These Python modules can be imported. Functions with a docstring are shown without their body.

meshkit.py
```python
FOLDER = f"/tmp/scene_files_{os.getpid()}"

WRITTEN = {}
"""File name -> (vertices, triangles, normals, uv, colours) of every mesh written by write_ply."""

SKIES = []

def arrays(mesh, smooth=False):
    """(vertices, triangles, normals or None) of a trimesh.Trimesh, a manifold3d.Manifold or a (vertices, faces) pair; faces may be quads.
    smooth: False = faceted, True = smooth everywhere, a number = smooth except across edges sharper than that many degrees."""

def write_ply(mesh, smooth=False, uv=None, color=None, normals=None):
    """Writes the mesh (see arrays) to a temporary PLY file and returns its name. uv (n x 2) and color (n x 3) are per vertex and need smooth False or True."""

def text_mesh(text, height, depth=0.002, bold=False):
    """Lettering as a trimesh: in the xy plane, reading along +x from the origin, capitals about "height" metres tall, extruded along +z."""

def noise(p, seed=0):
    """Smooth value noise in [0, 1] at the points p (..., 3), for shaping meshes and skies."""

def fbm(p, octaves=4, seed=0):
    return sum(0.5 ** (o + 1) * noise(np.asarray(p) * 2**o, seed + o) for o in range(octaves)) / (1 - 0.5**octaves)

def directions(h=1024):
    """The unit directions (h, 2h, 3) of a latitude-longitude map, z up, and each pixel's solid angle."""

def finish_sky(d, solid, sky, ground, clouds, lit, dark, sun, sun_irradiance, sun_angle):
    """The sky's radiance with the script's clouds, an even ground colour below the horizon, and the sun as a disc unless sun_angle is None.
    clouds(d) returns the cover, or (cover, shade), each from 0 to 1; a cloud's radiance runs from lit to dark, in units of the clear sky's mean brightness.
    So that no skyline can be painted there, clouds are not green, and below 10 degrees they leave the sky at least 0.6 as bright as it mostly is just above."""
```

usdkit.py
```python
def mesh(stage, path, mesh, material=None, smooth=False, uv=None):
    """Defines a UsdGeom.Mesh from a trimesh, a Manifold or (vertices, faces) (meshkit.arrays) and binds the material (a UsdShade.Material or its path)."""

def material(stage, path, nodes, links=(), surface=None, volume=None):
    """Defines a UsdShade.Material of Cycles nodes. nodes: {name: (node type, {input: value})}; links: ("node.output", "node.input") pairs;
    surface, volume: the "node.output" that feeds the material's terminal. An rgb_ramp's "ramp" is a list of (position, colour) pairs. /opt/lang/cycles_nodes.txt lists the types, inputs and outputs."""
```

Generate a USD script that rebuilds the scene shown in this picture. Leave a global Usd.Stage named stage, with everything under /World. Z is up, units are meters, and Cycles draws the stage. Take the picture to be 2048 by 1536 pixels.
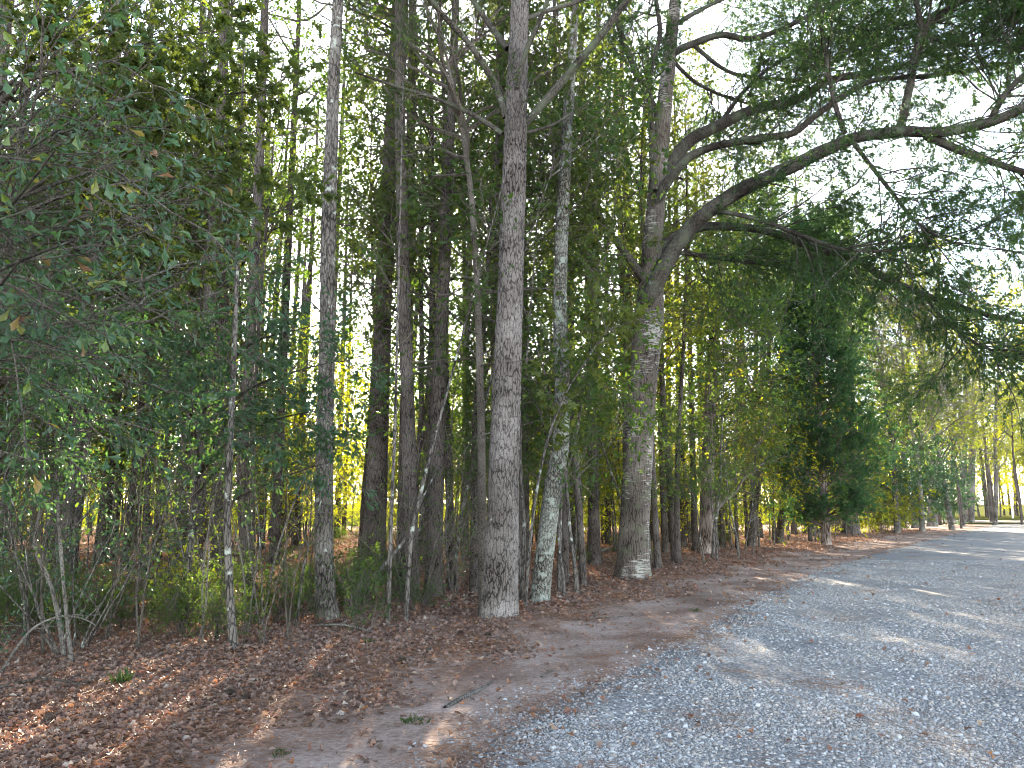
import math, numpy as np, usdkit, meshkit
from pxr import Usd, UsdGeom, UsdLux, UsdShade, Gf, Sdf, Vt
from scipy.spatial import cKDTree

# ------------------------------------------------------------------ camera, sky, sun, exposure
stage = Usd.Stage.CreateInMemory()
UsdGeom.SetStageUpAxis(stage, 'Z'); UsdGeom.SetStageMetersPerUnit(stage, 1.0)
UsdGeom.Xform.Define(stage, '/World'); UsdGeom.Scope.Define(stage, '/World/Looks')
CAM_H, FOC, HOR = 1.6, 1547.0, 1005.0          # eye height, focal length and horizon row in pixels of the 2048 x 1536 photograph
PITCH = math.atan((HOR - 768) / FOC)
EXPOSURE = 3.4
SUN_EL, SUN_AZ, SUN_I, SKY_S = math.radians(21.0), math.radians(-4.0), 1.25, 0.10
cam = UsdGeom.Camera.Define(stage, '/World/camera')
cam.CreateHorizontalApertureAttr(36.0); cam.CreateVerticalApertureAttr(27.0); cam.CreateFocalLengthAttr(36.0 * FOC / 2048)
cam.CreateClippingRangeAttr(Gf.Vec2f(0.1, 3000)); cam.CreateExposureAttr(EXPOSURE)
cam.AddTranslateOp().Set(Gf.Vec3d(0, 0, CAM_H)); cam.AddRotateXOp().Set(90 + math.degrees(PITCH))
sky = UsdLux.DomeLight.Define(stage, '/World/sky')
sky.GetPrim().SetCustomDataByKey('kind', 'structure')
sky_mat = usdkit.material(stage, '/World/Looks/sky_light', {
    's': ('sky_texture', {'sky_type': 'single_scattering', 'sun_disc': False, 'sun_elevation': SUN_EL, 'sun_rotation': SUN_AZ, 'air_density': 1.0, 'aerosol_density': .55, 'ozone_density': 1.0}),
    'bw': ('rgb_to_bw', {}), 'w': ('mix', {'mix_type': 'multiply', 'fac': 1.0, 'color2': (.97, 1.0, 1.06)}), 'tc': ('texture_coordinate', {}), 'm': ('mapping', {'scale': (1.2, 1.2, 3.0)}), 'n': ('noise_texture', {'scale': 2.2, 'detail': 6.0}),
    'f': ('map_range', {'from_min': .3, 'from_max': .65, 'to_min': .15, 'to_max': .75, 'clamp': True}), 'x': ('mix', {}), 'b': ('background_shader', {'strength': SKY_S})},   # a thin veil of cloud over the clear sky
    [('s.color', 'bw.color'), ('bw.val', 'w.color1'), ('tc.generated', 'm.vector'), ('m.vector', 'n.vector'), ('n.fac', 'f.value'), ('f.result', 'x.fac'), ('s.color', 'x.color1'), ('w.color', 'x.color2'), ('x.color', 'b.color')], surface='b.background')
UsdShade.MaterialBindingAPI.Apply(sky.GetPrim()).Bind(sky_mat)
sun = UsdLux.DistantLight.Define(stage, '/World/sun')
sun.CreateIntensityAttr(SUN_I); sun.CreateAngleAttr(0.5); sun.CreateNormalizeAttr(True); sun.CreateColorAttr(Gf.Vec3f(1.0, 0.86, 0.66))
sun.AddRotateZOp().Set(-math.degrees(SUN_AZ)); sun.AddRotateXOp().Set(-(90 - math.degrees(SUN_EL)))   # -z axis leaves the sun

# ------------------------------------------------------------------ helpers
RIGHT, FWD, UP = np.array([1., 0, 0]), np.array([0, math.cos(PITCH), math.sin(PITCH)]), np.array([0, -math.sin(PITCH), math.cos(PITCH)])
def ray(u, v): return FWD + (u - 1024) / FOC * RIGHT + (768 - v) / FOC * UP
def at(u, v, depth):                                     # the point seen at pixel (u, v) of the photograph, DEPTH metres ahead
    d = ray(u, v); return np.array([0, 0, CAM_H]) + d * (depth / d[1])
def on_ground(u, v): d = ray(u, v); return np.array([0, 0, CAM_H]) + d * (-CAM_H / d[2])
def px(n, depth): return n / FOC * depth                 # n photograph pixels at that depth, in metres
R = np.random.default_rng
def unit(v): return v / (np.linalg.norm(v, axis=-1, keepdims=True) + 1e-12)
names = {}
def numbered(parent, name):
    k = (parent, name); n = names.get(k, -1) + 1; names[k] = n
    return f'{parent}/{name}' if n == 0 else f'{parent}/{name}_{n:03d}'
def tag(o, label=None, cat=None, group=None, kind=None):
    p = o.GetPrim() if hasattr(o, 'GetPrim') else o
    for k, v in (('label', label), ('category', cat), ('group', group), ('kind', kind)):
        if v: p.SetCustomDataByKey(k, v)
    return p
def thing(name, label, cat, loc=(0, 0, 0), rotz=0, scale=1, group=None):
    x = UsdGeom.Xform.Define(stage, numbered('/World', name))
    x.AddTranslateOp().Set(Gf.Vec3d(*map(float, loc))); x.AddRotateZOp().Set(float(math.degrees(rotz))); x.AddScaleOp().Set(Gf.Vec3f(*([float(scale)] * 3 if np.ndim(scale) == 0 else map(float, scale))))
    return tag(x, label, cat, group)
def obj(name, mesh, mat, parent=None, smooth=False, kind=None, label=None):
    m = usdkit.mesh(stage, numbered(str(parent.GetPath()) if parent else '/World', name), mesh, mat, smooth=smooth)
    return tag(m, label, kind=kind)
def dup(root, loc, rotz, scale, label, group):
    was = root.GetCustomData()
    base = root.GetName()
    while base[-4:-3] == '_' and base[-3:].isdigit(): base = base[:-4]
    r = thing(base, label, was['category'], loc, rotz, scale, group)
    r.GetReferences().AddInternalReference(root.GetPath()); r.SetInstanceable(True)
    return r
def move(root, loc, rotz, scale):
    ops = UsdGeom.Xformable(root).GetOrderedXformOps()
    ops[0].Set(Gf.Vec3d(*map(float, loc))); ops[1].Set(float(math.degrees(rotz))); ops[2].Set(Gf.Vec3f(*([float(scale)] * 3)))

def merge(parts):
    vs, fs, n = [], [], 0
    for v, f in parts:
        if len(v): vs.append(v); fs.append(f + n); n += len(v)
    return np.vstack(vs), np.vstack(fs)
def tubes(P, Rd, sides=4):
    """m polylines of n points (m,n,3) with radii (m,n) as one triangle mesh."""
    P = np.asarray(P, float); m, n, _ = P.shape; Rd = np.broadcast_to(Rd, (m, n))
    t = unit(np.gradient(P, axis=1))
    ref = np.where(np.abs(t[:, :1, 2:]) < 0.85, [0, 0, 1.0], [1.0, 0, 0])
    a = unit(np.cross(t, ref)); b = np.cross(t, a); ang = np.arange(sides) * 2 * np.pi / sides
    v = P[:, :, None] + Rd[:, :, None, None] * (np.cos(ang)[:, None] * a[:, :, None] + np.sin(ang)[:, None] * b[:, :, None])
    i, j, k = np.meshgrid(np.arange(m), np.arange(n - 1), np.arange(sides), indexing='ij')
    o = lambda jj, kk: (i * n + jj) * sides + kk % sides
    q = np.stack([o(j, k), o(j, k + 1), o(j + 1, k + 1), o(j + 1, k)], -1).reshape(-1, 4)
    return v.reshape(-1, 3), np.vstack([q[:, [0, 1, 2]], q[:, [0, 2, 3]]])
def spline(pts, n):
    """n points along a smooth curve through pts (any number of columns)."""
    pts = np.asarray(pts, float); s = np.r_[0, np.cumsum(np.linalg.norm(np.diff(pts[:, :3], axis=0), axis=1))]
    from scipy.interpolate import PchipInterpolator
    return PchipInterpolator(s, pts)(np.linspace(0, s[-1], n))
def limb(pts, sides=10, n=30, bump=0.12, seed=0):
    """One limb: rows (x, y, z, radius)."""
    c = spline(pts, n); v, f = tubes(c[None, :, :3], c[None, :, 3], sides)
    ax = np.repeat(c[:, :3], sides, 0); d = v - ax
    return ax + d * (1 + bump * (meshkit.fbm(v * 6 + seed, 3, seed)[:, None] - 0.5) * 2), f
def grow(S, D, L, n, wander, lift, rng):
    """Polylines from starts S in directions D, bending at random and upwards by LIFT."""
    m = len(S); P = np.zeros((m, n, 3)); P[:, 0] = S; d = unit(D)
    for k in range(1, n):
        d = unit(d + wander * rng.normal(size=(m, 3)) + np.array([0, 0, lift])); P[:, k] = P[:, k - 1] + d * (L / (n - 1))[:, None]
    return P
def spawn(P, k, rng, t0=0.2, t1=1.0, spread=0.9):
    """k points on each polyline with a direction that leaves it sideways."""
    m, n, _ = P.shape; t = rng.uniform(t0, t1, (m, k)) * (n - 1.001); i = t.astype(int); w = (t - i)[..., None]
    I = np.arange(m)[:, None]; A, B = P[I, i], P[I, i + 1]
    tan = unit(B - A); side = unit(np.cross(tan, rng.normal(size=tan.shape)))
    return (A * (1 - w) + B * w).reshape(-1, 3), unit(tan + spread * 2 * rng.uniform(.4, 1, (m, k, 1)) * side).reshape(-1, 3)
LEAF = {  # outlines: along, across, up (a fold along the midrib and a droop)
    'blade': ([(0, 0, 0), (.5, .5, .10), (1, 0, -.06), (.5, -.5, .10)], [(0, 3, 2), (0, 2, 1)]),
    'oval': ([(0, 0, 0), (.3, .42, .07), (.72, .40, .05), (1, 0, -.1), (.72, -.40, .05), (.3, -.42, .07)], [(0, 3, 1), (1, 3, 2), (0, 5, 3), (5, 4, 3)]),
    'spoon': ([(0, 0, 0), (.35, .12, .03), (.62, .34, .07), (.78, .50, .05), (.86, .30, 0), (1, .12, -.08), (1, -.12, -.08), (.86, -.30, 0), (.78, -.50, .05), (.62, -.34, .07), (.35, -.12, .03), (.6, 0, -.02)],
              [(0, 11, 1), (1, 11, 2), (2, 11, 3), (3, 11, 4), (4, 11, 5), (5, 11, 6), (6, 11, 7), (7, 11, 8), (8, 11, 9), (9, 11, 10), (10, 11, 0)]),
    'maple': ([(0, 0, 0), (-.12, .30, .08), (.10, .55, .02), (.30, .30, .07), (.55, .52, -.02), (.62, .18, .05), (1, 0, -.08), (.62, -.18, .05), (.55, -.52, -.02), (.30, -.30, .07), (.10, -.55, .02), (-.12, -.30, .08), (.3, 0, 0)],
              [(0, 12, 1), (1, 12, 2), (2, 12, 3), (3, 12, 4), (4, 12, 5), (5, 12, 6), (6, 12, 7), (7, 12, 8), (8, 12, 9), (9, 12, 10), (10, 12, 11), (11, 12, 0)]),
    'needle': ([(0, .5, 0), (1, 0, -.05), (0, -.5, 0)], [(0, 2, 1)]),
}
def leaves(P, D, L, rng, kind='oval', ratio=0.55, flat=1.2, sag=0.25):
    """Leaves at P pointing along D, L long."""
    n = len(P); tv, tf = np.array(LEAF[kind][0]), np.array(LEAF[kind][1])
    d = unit(D + np.array([0, 0, -sag]) + .25 * rng.normal(size=(n, 3)))
    nn = rng.normal(size=(n, 3)) + np.array([0, 0, flat]); s = unit(np.cross(nn, d)); u = np.cross(d, s)
    L = np.broadcast_to(L, n)[:, None, None]
    curl = rng.uniform(.3, 2.2, (n, 1, 1))
    v = P[:, None] + L * (tv[:, 0, None] * d[:, None] + ratio * tv[:, 1, None] * s[:, None] + curl * tv[:, 2, None] * u[:, None])
    return v.reshape(-1, 3), (tf[None] + (np.arange(n) * len(tv))[:, None, None]).reshape(-1, 3)
def tufts(P, D, L, k, rng, width=0.035):
    """Pine needle tufts: k needles fanning from each point."""
    P2, D2 = np.repeat(P, k, 0), np.repeat(D, k, 0)
    d = unit(D2 + 0.85 * rng.normal(size=P2.shape))
    return leaves(P2, d, L * rng.uniform(.7, 1.1, len(P2)), rng, 'needle', width, 0.3, 0.05)

# ------------------------------------------------------------------ materials
LK = '/World/Looks/'
def bark(name, dark, mid, light, scale=14, stretch=.3, crack=.12, lichen=None, lichen_at=.62, bump=.03, bands=False, moss=None):
    nodes = {'t': ('texture_coordinate', {}), 'm': ('mapping', {'scale': (scale, scale, scale * stretch)}),
             'w': ('noise_texture', {'scale': 1.3, 'detail': 3.0}), 'add': ('mix', {'mix_type': 'add', 'fac': .9}),
             'v': ('voronoi_texture', {'feature': 'distance_to_edge', 'scale': 1.0}), 'vc': ('voronoi_texture', {'feature': 'f1', 'scale': 1.0}),
             'r': ('rgb_ramp', {'ramp': [(0, dark), (crack, dark), (crack * 2.2, mid), (1, mid)]}),
             'n': ('noise_texture', {'scale': scale * 3.0, 'detail': 5.0, 'roughness': .7}), 'nr': ('rgb_ramp', {'ramp': [(.3, (.45, .45, .45)), (.7, (1.5, 1.5, 1.5))]}),
             'cell': ('mix', {'mix_type': 'mix', 'fac': .5, 'color2': light}), 'mul': ('mix', {'mix_type': 'multiply', 'fac': 1.0}),
             'bw': ('rgb_to_bw', {}), 'n2': ('noise_texture', {'scale': 2.1, 'detail': 2.0}), 'sm': ('map_range', {'from_min': .35, 'from_max': .65, 'clamp': True}), 'n5': ('noise_texture', {'scale': .9, 'detail': 3.0}), 'r5': ('rgb_ramp', {'ramp': [(.3, (.6, .58, .56)), (.5, (1, .98, .95)), (.7, (1.3, 1.27, 1.25))]}), 'm5': ('mix', {'mix_type': 'multiply', 'fac': 1.0}),
             'bh': ('math', {'math_type': 'multiply_add', 'value2': .5}), 'bmp': ('bump', {'distance': bump, 'strength': .9}),
             'p': ('principled_bsdf', {'roughness': .93, 'specular_ior_level': .15})}
    links = [('t.object', 'm.vector'), ('m.vector', 'w.vector'), ('m.vector', 'add.color1'), ('w.color', 'add.color2'), ('add.color', 'v.vector'), ('add.color', 'vc.vector'),
             ('v.distance', 'r.fac'), ('t.object', 'n.vector'), ('n.fac', 'nr.fac'), ('vc.color', 'bw.color'), ('t.object', 'n2.vector'), ('n2.fac', 'sm.value'),
             ('sm.result', 'cell.fac'), ('r.color', 'cell.color1'), ('cell.color', 'mul.color1'), ('nr.color', 'mul.color2'), ('v.distance', 'bh.value1'), ('n.fac', 'bh.value3'), ('bh.value', 'bmp.height'), ('bmp.normal', 'p.normal')]
    # the plates' edges stay dark under the light tone
    nodes['edge'] = ('rgb_ramp', {'ramp': [(0, (.25, .25, .25)), (crack * 1.6, (1, 1, 1))]}); nodes['mul2'] = ('mix', {'mix_type': 'multiply', 'fac': 1.0})
    links += [('v.distance', 'edge.fac'), ('mul.color', 'mul2.color1'), ('edge.color', 'mul2.color2')]
    links += [('t.object', 'n5.vector'), ('n5.fac', 'r5.fac'), ('mul2.color', 'm5.color1'), ('r5.color', 'm5.color2')]
    out = 'm5.color'
    if moss:
        nodes['mn'] = ('noise_texture', {'scale': 3.3, 'detail': 4.0}); nodes['mr'] = ('map_range', {'from_min': .52, 'from_max': .7, 'to_max': .7, 'clamp': True}); nodes['mm'] = ('mix', {'color2': moss})
        links += [('t.object', 'mn.vector'), ('mn.fac', 'mr.value'), ('mr.result', 'mm.fac'), (out, 'mm.color1')]; out = 'mm.color'
    if lichen:
        nodes['ln'] = ('noise_texture', {'scale': 7.0, 'detail': 6.0, 'roughness': .65}); nodes['lr'] = ('map_range', {'from_min': lichen_at, 'from_max': lichen_at + .05, 'to_max': .85, 'clamp': True}); nodes['lm'] = ('mix', {'color2': lichen})
        links += [('t.object', 'ln.vector'), ('ln.fac', 'lr.value'), ('lr.result', 'lm.fac'), (out, 'lm.color1')]; out = 'lm.color'
    if bands:   # pale flecks in level rows, as woodpeckers leave them
        nodes |= {'bm': ('mapping', {'scale': (7, 7, 42)}), 'bn': ('noise_texture', {'scale': 1.0, 'detail': 3.0}), 'bm2': ('mapping', {'scale': (1.6, 1.6, 1.1)}), 'bn2': ('noise_texture', {'scale': 1.0, 'detail': 2.0}),
                  'bs': ('math', {'math_type': 'multiply'}), 'br': ('map_range', {'from_min': .30, 'from_max': .36, 'to_max': .4, 'clamp': True}), 'bx': ('mix', {'color2': (.52, .5, .45)})}
        links += [('t.object', 'bm.vector'), ('bm.vector', 'bn.vector'), ('t.object', 'bm2.vector'), ('bm2.vector', 'bn2.vector'), ('bn.fac', 'bs.value1'), ('bn2.fac', 'bs.value2'), ('bs.value', 'br.value'), ('br.result', 'bx.fac'), (out, 'bx.color1')]; out = 'bx.color'
    links.append((out, 'p.base_color'))
    return usdkit.material(stage, LK + name, nodes, links, surface='p.BSDF')
def leaf_mat(name, ramp, trans=.45, tint=(1.25, 1.25, .6), rough=.5, tree=.35, spec=.3, single=False):
    """Leaves: a colour for every leaf from the ramp, shifted for the whole plant, with light coming through."""
    nodes = {'g': ('geometry', {}), 'o': ('object_info', {}), 'a': ('math', {'math_type': 'multiply_add', 'value2': tree, 'value3': -tree / 2}), 's': ('math', {'math_type': 'add', 'use_clamp': True}),
             'r': ('rgb_ramp', {'ramp': ramp}), 'tc': ('mix', {'mix_type': 'multiply', 'fac': 1.0, 'color2': tint}),
             'p': ('principled_bsdf', {'roughness': rough, 'specular_ior_level': spec}), 't': ('translucent_bsdf', {}), 'x': ('mix_closure', {'fac': trans})}
    links = [('o.random', 'a.value1'), ('a.value', 's.value1'), ('g.random_per_island', 's.value2'), ('s.value', 'r.fac'), ('r.color', 'p.base_color'), ('r.color', 'tc.color1'), ('tc.color', 't.color'),
             ('p.BSDF', 'x.closure1'), ('t.BSDF', 'x.closure2')]
    if single: links = [('o.random', 'r.fac')] + links[4:]      # a leaf that is a mesh of its own
    return usdkit.material(stage, LK + name, nodes, links, surface='x.closure')
PINE = bark('pine_bark', (.034, .028, .025), (.105, .089, .079), (.17, .152, .142), 22, .24, .055, (.26, .29, .235), .66, .014)
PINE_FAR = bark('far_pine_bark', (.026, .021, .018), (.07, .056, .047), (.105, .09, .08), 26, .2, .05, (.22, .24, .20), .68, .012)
OAKB = bark('oak_bark', (.04, .031, .025), (.085, .068, .056), (.125, .106, .092), 26, .12, .05, (.25, .26, .23), .72, .008, True, (.075, .085, .05))
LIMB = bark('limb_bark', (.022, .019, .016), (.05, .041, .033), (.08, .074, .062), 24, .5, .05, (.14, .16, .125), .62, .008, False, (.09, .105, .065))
LICHEN = bark('lichen_bark', (.06, .055, .045), (.14, .13, .11), (.20, .20, .175), 28, .4, .09, (.225, .245, .205), .54, .012)
CEDARB = bark('cedar_bark', (.06, .042, .035), (.20, .15, .125), (.27, .22, .19), 34, .05, .1, None, .6, .012)
GREYB = bark('grey_bark', (.04, .035, .031), (.11, .095, .083), (.16, .144, .128), 24, .25, .08, (.33, .35, .30), .6, .012)
TWIG = bark('twig_bark', (.05, .04, .032), (.11, .09, .072), (.17, .15, .13), 40, .5, .05, None)
PALE_TWIG = bark('pale_twig_bark', (.08, .07, .06), (.16, .14, .12), (.24, .22, .195), 40, .5, .05, None)
G1, G2, G3, YL, OR, BR, RD = (.06, .105, .038), (.10, .15, .038), (.17, .21, .038), (.34, .27, .035), (.36, .15, .03), (.14, .075, .04), (.20, .07, .045)
TEAL = (.040, .085, .062)
OAK_LEAF = leaf_mat('willow_oak_leaf', [(0, (.05, .095, .042)), (.5, (.078, .135, .05)), (.86, (.12, .165, .045)), (.95, (.22, .19, .04)), (1, (.3, .15, .03))], .5, (1.5, 1.6, .5), .4, .2)
NEAR_RAMP = [(0, (.05, .10, .05)), (.45, (.09, .165, .09)), (.72, (.085, .15, .06)), (.88, (.17, .22, .065)), (.94, (.28, .22, .06)), (.975, (.24, .12, .075)), (1, (.2, .085, .06))]
NEAR_LEAF = leaf_mat('water_oak_leaf', NEAR_RAMP, .4, (1.3, 1.5, .5), .32, .1, .6)
ONE_LEAF = leaf_mat('single_oak_leaf', NEAR_RAMP, .4, (1.3, 1.5, .5), .32, .1, .6, True)
UNDER_LEAF = leaf_mat('understorey_leaf', [(0, G1), (.35, G2), (.6, G3), (.75, (.24, .23, .035)), (.9, YL), (.96, OR), (1, BR)], .55, (1.7, 1.7, .4), .5, .5)
YELLOW_LEAF = leaf_mat('yellow_leaf', [(0, (.16, .2, .03)), (.25, (.30, .29, .035)), (.65, (.50, .38, .035)), (.92, (.50, .29, .03)), (1, (.38, .15, .03))], .64, (1.75, 1.6, .3), .5, .3)
MAPLE_LEAF = leaf_mat('turning_leaf', [(0, (.085, .125, .04)), (.3, (.14, .17, .04)), (.5, (.34, .28, .045)), (.7, (.42, .21, .04)), (.85, (.28, .125, .06)), (1, (.2, .085, .06))], .52, (1.6, 1.4, .5), .55, .3)
PRIVET_LEAF = leaf_mat('privet_leaf', [(0, (.045, .095, .055)), (.6, (.085, .165, .10)), (1, (.13, .2, .08))], .3, (1.4, 1.5, .5), .38, .2, .5)
CEDAR_LEAF = leaf_mat('cedar_foliage', [(0, (.065, .135, .07)), (.6, (.10, .19, .075)), (1, (.15, .24, .075))], .5, (1.3, 1.5, .6), .6, .1)
NEEDLE = leaf_mat('pine_needles', [(0, (.045, .075, .03)), (.6, (.09, .12, .04)), (.88, (.2, .18, .05)), (1, (.28, .17, .06))], .45, (1.6, 1.5, .6), .5, .3)
DRY_RAMP = [(0, (.11, .076, .06)), (.3, (.21, .14, .11)), (.5, (.29, .205, .16)), (.64, (.21, .10, .07)), (.8, (.33, .25, .20)), (.9, (.24, .115, .07)), (.95, (.34, .18, .085)), (1, (.44, .39, .33))]
DRY_LEAF = leaf_mat('fallen_leaf', DRY_RAMP, .15, (1.5, 1.0, .6), .6, 1., .3, True)
STRAW = leaf_mat('pine_straw', [(0, (.2, .105, .06)), (.5, (.34, .19, .115)), (1, (.48, .31, .2))], .1, (1, 1, 1), .6, .3)
GRASS = leaf_mat('grass_blades', [(0, (.06, .10, .03)), (.6, (.12, .16, .05)), (1, (.25, .22, .09))], .4, (1.4, 1.4, .6), .5, .2)
def stone_mat(name, lo, hi):
    return usdkit.material(stage, LK + name, {'o': ('object_info', {}), 'r': ('rgb_ramp', {'ramp': [(0, lo), (.6, hi), (.9, tuple(x * 1.35 for x in hi)), (1, (.27, .235, .2))]}), 'n': ('noise_texture', {'scale': 120., 'detail': 3.}),
                          'm': ('mix', {'mix_type': 'overlay', 'fac': .35}), 'p': ('principled_bsdf', {'roughness': .8, 'specular_ior_level': .3})},
                          [('o.random', 'r.fac'), ('r.color', 'm.color1'), ('n.color', 'm.color2'), ('m.color', 'p.base_color')], surface='p.BSDF')
STONE = stone_mat('gravel_stone', (.14, .139, .138), (.275, .273, .27))
TAN = stone_mat('tan_gravel_stone', (.15, .132, .116), (.305, .268, .236))

# ------------------------------------------------------------------ ground and road
EDGE = np.array([on_ground(u, v)[:2] for u, v in [(900, 1536), (990, 1450), (1130, 1385), (1230, 1345), (1340, 1285), (1450, 1222), (1600, 1152), (1740, 1108), (1830, 1086), (1905, 1068), (1990, 1047)]])
EDGE = np.vstack([EDGE[0] + (EDGE[0] - EDGE[2]) * [3.2, 3.2], EDGE]); far_dir = unit(EDGE[-1] - EDGE[-2])
EDGE = spline(np.c_[np.vstack([EDGE, EDGE[-1] + [14, 26]]), np.zeros(len(EDGE) + 1)], 260)[:, :2]
_et = cKDTree(EDGE); _en = unit(np.gradient(EDGE, axis=0)); _en = np.c_[-_en[:, 1], _en[:, 0]]      # normals towards the wood
def from_road(xy):
    """Signed metres from the road's left edge: positive in the wood."""
    xy = np.asarray(xy, float); _, i = _et.query(xy[..., :2]); return ((xy[..., :2] - EDGE[i]) * _en[i]).sum(-1)
def height(x, y):
    p = np.stack([x, y, 0 * x], -1); d = from_road(p)
    w = np.clip((d - .2) / 1.5, 0, 1) * np.exp(-np.maximum(d - 60, 0) / 40)
    h = w * (.10 * (meshkit.fbm(p * .35, 3, 1) - .5) + .05 * (meshkit.fbm(p * 1.6, 3, 2) - .5) + .06 * np.exp(-((d - 2.2) / .9) ** 2) - .03)
    return h - .06 * np.clip(-d / .25, 0, 1) * np.clip((8 + d) / .5, 0, 1) + .02 * (1 - np.clip(np.abs(d) / .5, 0, 1))
def grid_axis(lo, hi, fine, grow_):
    out = [0.0]
    while out[-1] < hi: out.append(out[-1] + max(fine, out[-1] * grow_))
    neg = [0.0]
    while neg[-1] > lo: neg.append(neg[-1] - max(fine, -neg[-1] * grow_))
    return np.array(neg[:0:-1] + out)
gx, gy = grid_axis(-900, 900, .09, .022), grid_axis(-150, 1500, .09, .02)
X, Y = np.meshgrid(gx, gy); Z = height(X, Y); n_, m_ = X.shape
i, j = np.meshgrid(np.arange(n_ - 1), np.arange(m_ - 1), indexing='ij'); q = np.stack([i * m_ + j, i * m_ + j + 1, (i + 1) * m_ + j + 1, (i + 1) * m_ + j], -1).reshape(-1, 4)
GROUND = usdkit.material(stage, LK + 'forest_soil', {
    'g': ('geometry', {}), 'n1': ('noise_texture', {'scale': 1.1, 'detail': 4.}), 'n2': ('noise_texture', {'scale': 26., 'detail': 6., 'roughness': .7}), 'n3': ('noise_texture', {'scale': 160., 'detail': 3.}),
    'r1': ('rgb_ramp', {'ramp': [(.35, (.24, .172, .138)), (.5, (.34, .26, .215)), (.62, (.41, .33, .285))]}), 'r2': ('rgb_ramp', {'ramp': [(.3, (.55, .5, .48)), (.7, (1.25, 1.25, 1.25))]}),
    'm': ('mix', {'mix_type': 'multiply', 'fac': 1.}), 'b': ('bump', {'distance': .015, 'strength': 1.}), 'p': ('principled_bsdf', {'roughness': .95, 'specular_ior_level': .0})},
    [('g.position', 'n1.vector'), ('g.position', 'n2.vector'), ('g.position', 'n3.vector'), ('n1.fac', 'r1.fac'), ('n2.fac', 'r2.fac'), ('r1.color', 'm.color1'), ('r2.color', 'm.color2'), ('m.color', 'p.base_color'), ('n2.fac', 'b.height'), ('b.normal', 'p.normal')], surface='p.BSDF')
ground = obj('ground', (np.c_[X.ravel(), Y.ravel(), Z.ravel()], q), GROUND, smooth=True)
tag(ground, 'brown forest floor and bare dirt verge under the trees', 'ground', kind='structure')
ROADM = usdkit.material(stage, LK + 'gravel_bed', {
    'g': ('geometry', {}), 'v': ('voronoi_texture', {'scale': 42., 'randomness': 1.}), 'vb': ('rgb_to_bw', {}), 'n1': ('noise_texture', {'scale': .55, 'detail': 4.}), 'n2': ('noise_texture', {'scale': 55., 'detail': 5., 'roughness': .8}),
    'r1': ('rgb_ramp', {'ramp': [(.36, (.19, .189, .188)), (.52, (.24, .235, .23)), (.66, (.29, .26, .228))]}), 'r2': ('rgb_ramp', {'ramp': [(.0, (.5, .5, .5)), (.5, (1, 1, 1)), (1, (1.6, 1.6, 1.6))]}),
    'm': ('mix', {'mix_type': 'multiply', 'fac': 1.}), 'b': ('bump', {'distance': .02, 'strength': 1., 'invert': True}), 'p': ('principled_bsdf', {'roughness': .9, 'specular_ior_level': .2})},
    [('g.position', 'v.vector'), ('g.position', 'n1.vector'), ('g.position', 'n2.vector'), ('v.color', 'vb.color'), ('vb.val', 'r2.fac'), ('n1.fac', 'r1.fac'), ('r1.color', 'm.color1'), ('r2.color', 'm.color2'), ('m.color', 'p.base_color'), ('v.distance', 'b.height'), ('b.normal', 'p.normal')], surface='p.BSDF')
across = np.r_[0, np.linspace(.15, 7.6, 24)]
wob = .16 * (meshkit.fbm(np.c_[EDGE * 1.3, np.zeros(len(EDGE))], 3, 5) - .5) * 2
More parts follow.
